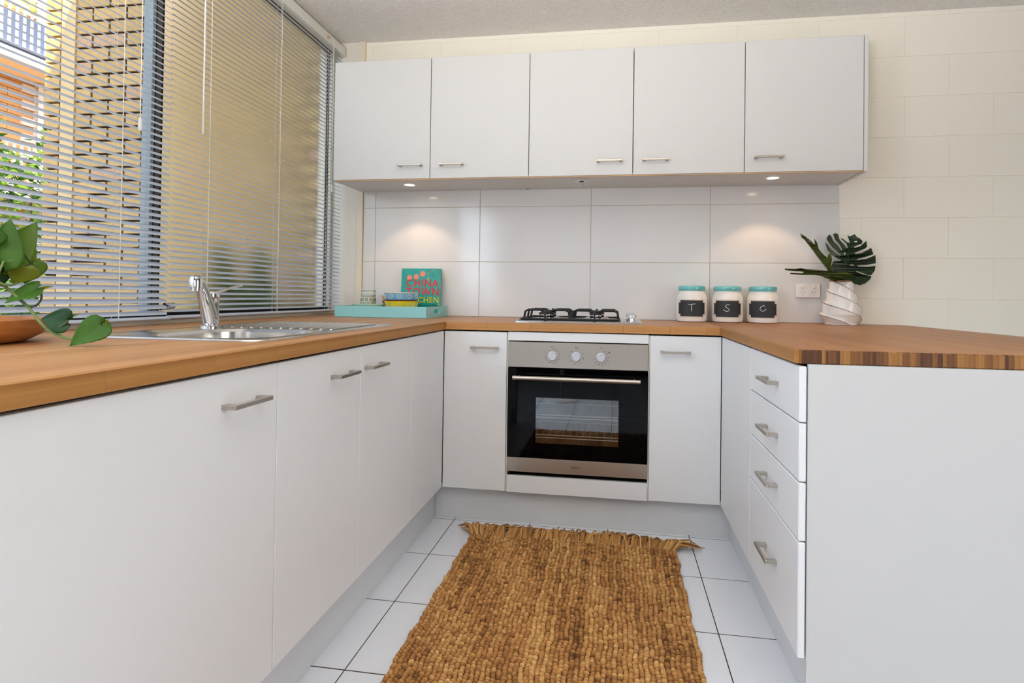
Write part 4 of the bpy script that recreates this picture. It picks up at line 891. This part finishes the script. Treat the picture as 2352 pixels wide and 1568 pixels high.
wp = struct('pillar_outside', MB().box(-2.945, -2.8172, YB+.03, YB+.2, -.45, 5.4).mesh('wall'), 'mortar', 'narrow cream brick pier beyond the rendered strip')
z = .42
while z < 3.55:
    box('brick', -2.952, -2.84, YB, YB+.12, z, z+BH-.014, 'brick', wp, .0015); z += BH
struct('wall_upper_storey', MB().box(-.99, -.90, -6, .9, ZCE+.12, 5.4).mesh('wall'), 'render', 'rendered upper storey wall over the window')
struct('roof_eave', MB().box(-1.757, 5, -6, 6, 5.4, 5.55).mesh('eave'), 'eave', 'roof eave shading the outside wall')
struct('added_rear_awning', MB().box(-1.2, 4.6, -7.4, -5.05, 2.6, 2.75).mesh('eave'), 'eave', 'added awning slab keeping sun out of the rear door')  # unseen slab put in to block the sun
struct('path_rear', MB().box(-1.2, 6.4, -12, -5.05, -.2, -.05).mesh('paving'), 'eave', 'pale paved terrace outside the rear door')
def bush(name, label, c, r, h, n, mats, seed, size=.05):
    rs = random.Random(seed); t = thing(name, label, 'shrub', (c[0], c[1], -.45), 'garden shrubs outside the window')
    for mt, frac in mats:
        V = []; F = []
        for i in range(int(n*frac)):
            a = rs.uniform(0, 2*PI); u = rs.uniform(-1, 1); rr = r*(rs.random()**.33)*(1+.25*math.sin(3*a+seed)); zz_ = c[2]+h/2*u*(.9+.2*math.sin(2*a)); w_ = math.sqrt(max(.05, 1-u*u*.75))
            p = Vector((c[0]+rr*w_*math.cos(a), c[1]+rr*w_*math.sin(a), zz_))
            d = Vector((rs.uniform(-1, 1), rs.uniform(-1, 1), rs.uniform(-.7, .5))).normalized(); s_ = d.cross(Vector((rs.uniform(-.4, .4), rs.uniform(-.4, .4), 1))).normalized(); L_ = size*rs.uniform(.7, 1.4)
            b = len(V); nn = d.cross(s_)*L_*.12
            V += [p, p+d*L_*.5+s_*L_*.28+nn, p+d*L_, p+d*L_*.5-s_*L_*.28+nn]; F += [(b, b+1, b+2), (b, b+2, b+3)]
        tag(link('foliage', pyd('foliage', V, F), mt, t), None, None, None, 'stuff')
    m = MB()
    for i in range(5): m.tube([(c[0]+rs.uniform(-.1, .1), c[1]+rs.uniform(-.1, .1), -.45), (c[0]+rs.uniform(-.5, .5)*r, c[1]+rs.uniform(-.5, .5)*r, c[2]+rs.uniform(-.1, .3)*h)], [.018, .008], 6)
    m.build('stems', 'bark', t)
q = at(55, 470, 0, -5.2); bush('garden_shrub', 'sunlit leafy shrub growing beside the brick pier', (q.x, q.y, 1.35), .85, 2.6, 5200, (('shrub_light', .6), ('shrub_dark', .4)), 3, .085)
q = at(30, 640, 0, -4.0); bush('garden_shrub', 'low dark green shrub behind the lower blind slats', (q.x, q.y, .55), .75, 1.6, 4200, (('shrub_dark', .8), ('shrub_light', .2)), 5, .075)
bush('garden_shrub', 'dark shrub growing close outside the frosted pane', (-1.44, .34, .60), .25, 1.2, 2600, (('shrub_dark', .75), ('shrub_light', .25)), 8, .07)
# neighbouring apartment block with balconies
NX = -10.5
nb = thing('apartment_building', 'neighbouring brick apartment block with white balconies', 'building', (NX, 6.0, -.45))
YA, YBc = 3.0, 9.0
slabz = (2.72, 5.36)
MB().box(NX-5, NX-1.001, YA-1, YBc, -.45, 9).build('facade_core', 'n_joint', nb)
for zf in slabz:
    box('balcony_fascia', NX-.04, NX+.02, YA, YBc, zf-.02, zf+.17, 'n_white', nb); box('balcony_slab', NX-1.0, NX-.04, YA, YBc, zf, zf+.15, 'n_soffit', nb)
    box('slab_edge', NX-.035, NX+.0, YA, YBc, zf+.171, zf+.22, 'n_dark', nb)
    rt = zf+1.08
    box('handrail', NX-.04, NX+.02, YA, YBc, rt-.05, rt+.02, 'n_white', nb); box('bottom_rail', NX-.03, NX+.01, YA, YBc, zf+.23, zf+.27, 'n_white', nb)
    y = 5.4
    while y < 7.8:
        box('baluster', NX-.025, NX+.005, y, y+.035, zf+.27, rt-.05, 'n_white', nb); y += .135
tag(box('privacy_screen', NX-.09, NX-.075, YA, YBc, slabz[1]+.28, slabz[1]+.88, 'n_cloth', nb), 'pale fabric screen behind the railing')
# balcony back walls in courses
for zf, ztop in ((-.2, 2.7), (2.88, 5.34), (5.52, 7.6)):
    z = zf; i = 0
    while z < ztop:
        y = 5.6+(.25 if i % 2 else 0)
        while y < 8.6:
            grey = y > 7.1
            box('brick', NX-1.0, NX-.96+(.05 if grey else 0), y+.006, y+.494, z+.006, min(z+.164, ztop), 'n_brick_grey' if grey else 'n_brick', nb)
            y += .5
        z += .17; i += 1
MB().tube([(NX-.84, 7.66, .0), (NX-.84, 7.66, 2.7)], .05, 10).tube([(NX-.84, 7.66, 2.88), (NX-.84, 7.66, 5.34)], .05, 10).build('downpipe', 'n_white', nb, True)
q1 = at(70, 14, 0, NX+.05)
tw = MB(); tw.v = []; P = [(q1.x-.1, -.08), (q1.x-.05, .06), (q1.x+.02, .08), (q1.x+.05, -.04), (q1.x+.06, -.18)]
V = [(x_, q1.y-.07+.14*s_, slabz[1]+1.10+dz_) for x_, dz_ in P for s_ in (0, 1)]
o = link('yellow_towel', pyd('towel', V, [(2*i, 2*i+1, 2*i+3, 2*i+2) for i in range(4)], True), 'towel'); sm = o.modifiers.new('s', 'SOLIDIFY'); sm.thickness = .012
tag(o, 'yellow towel hung over the upper balcony rail', 'towel')
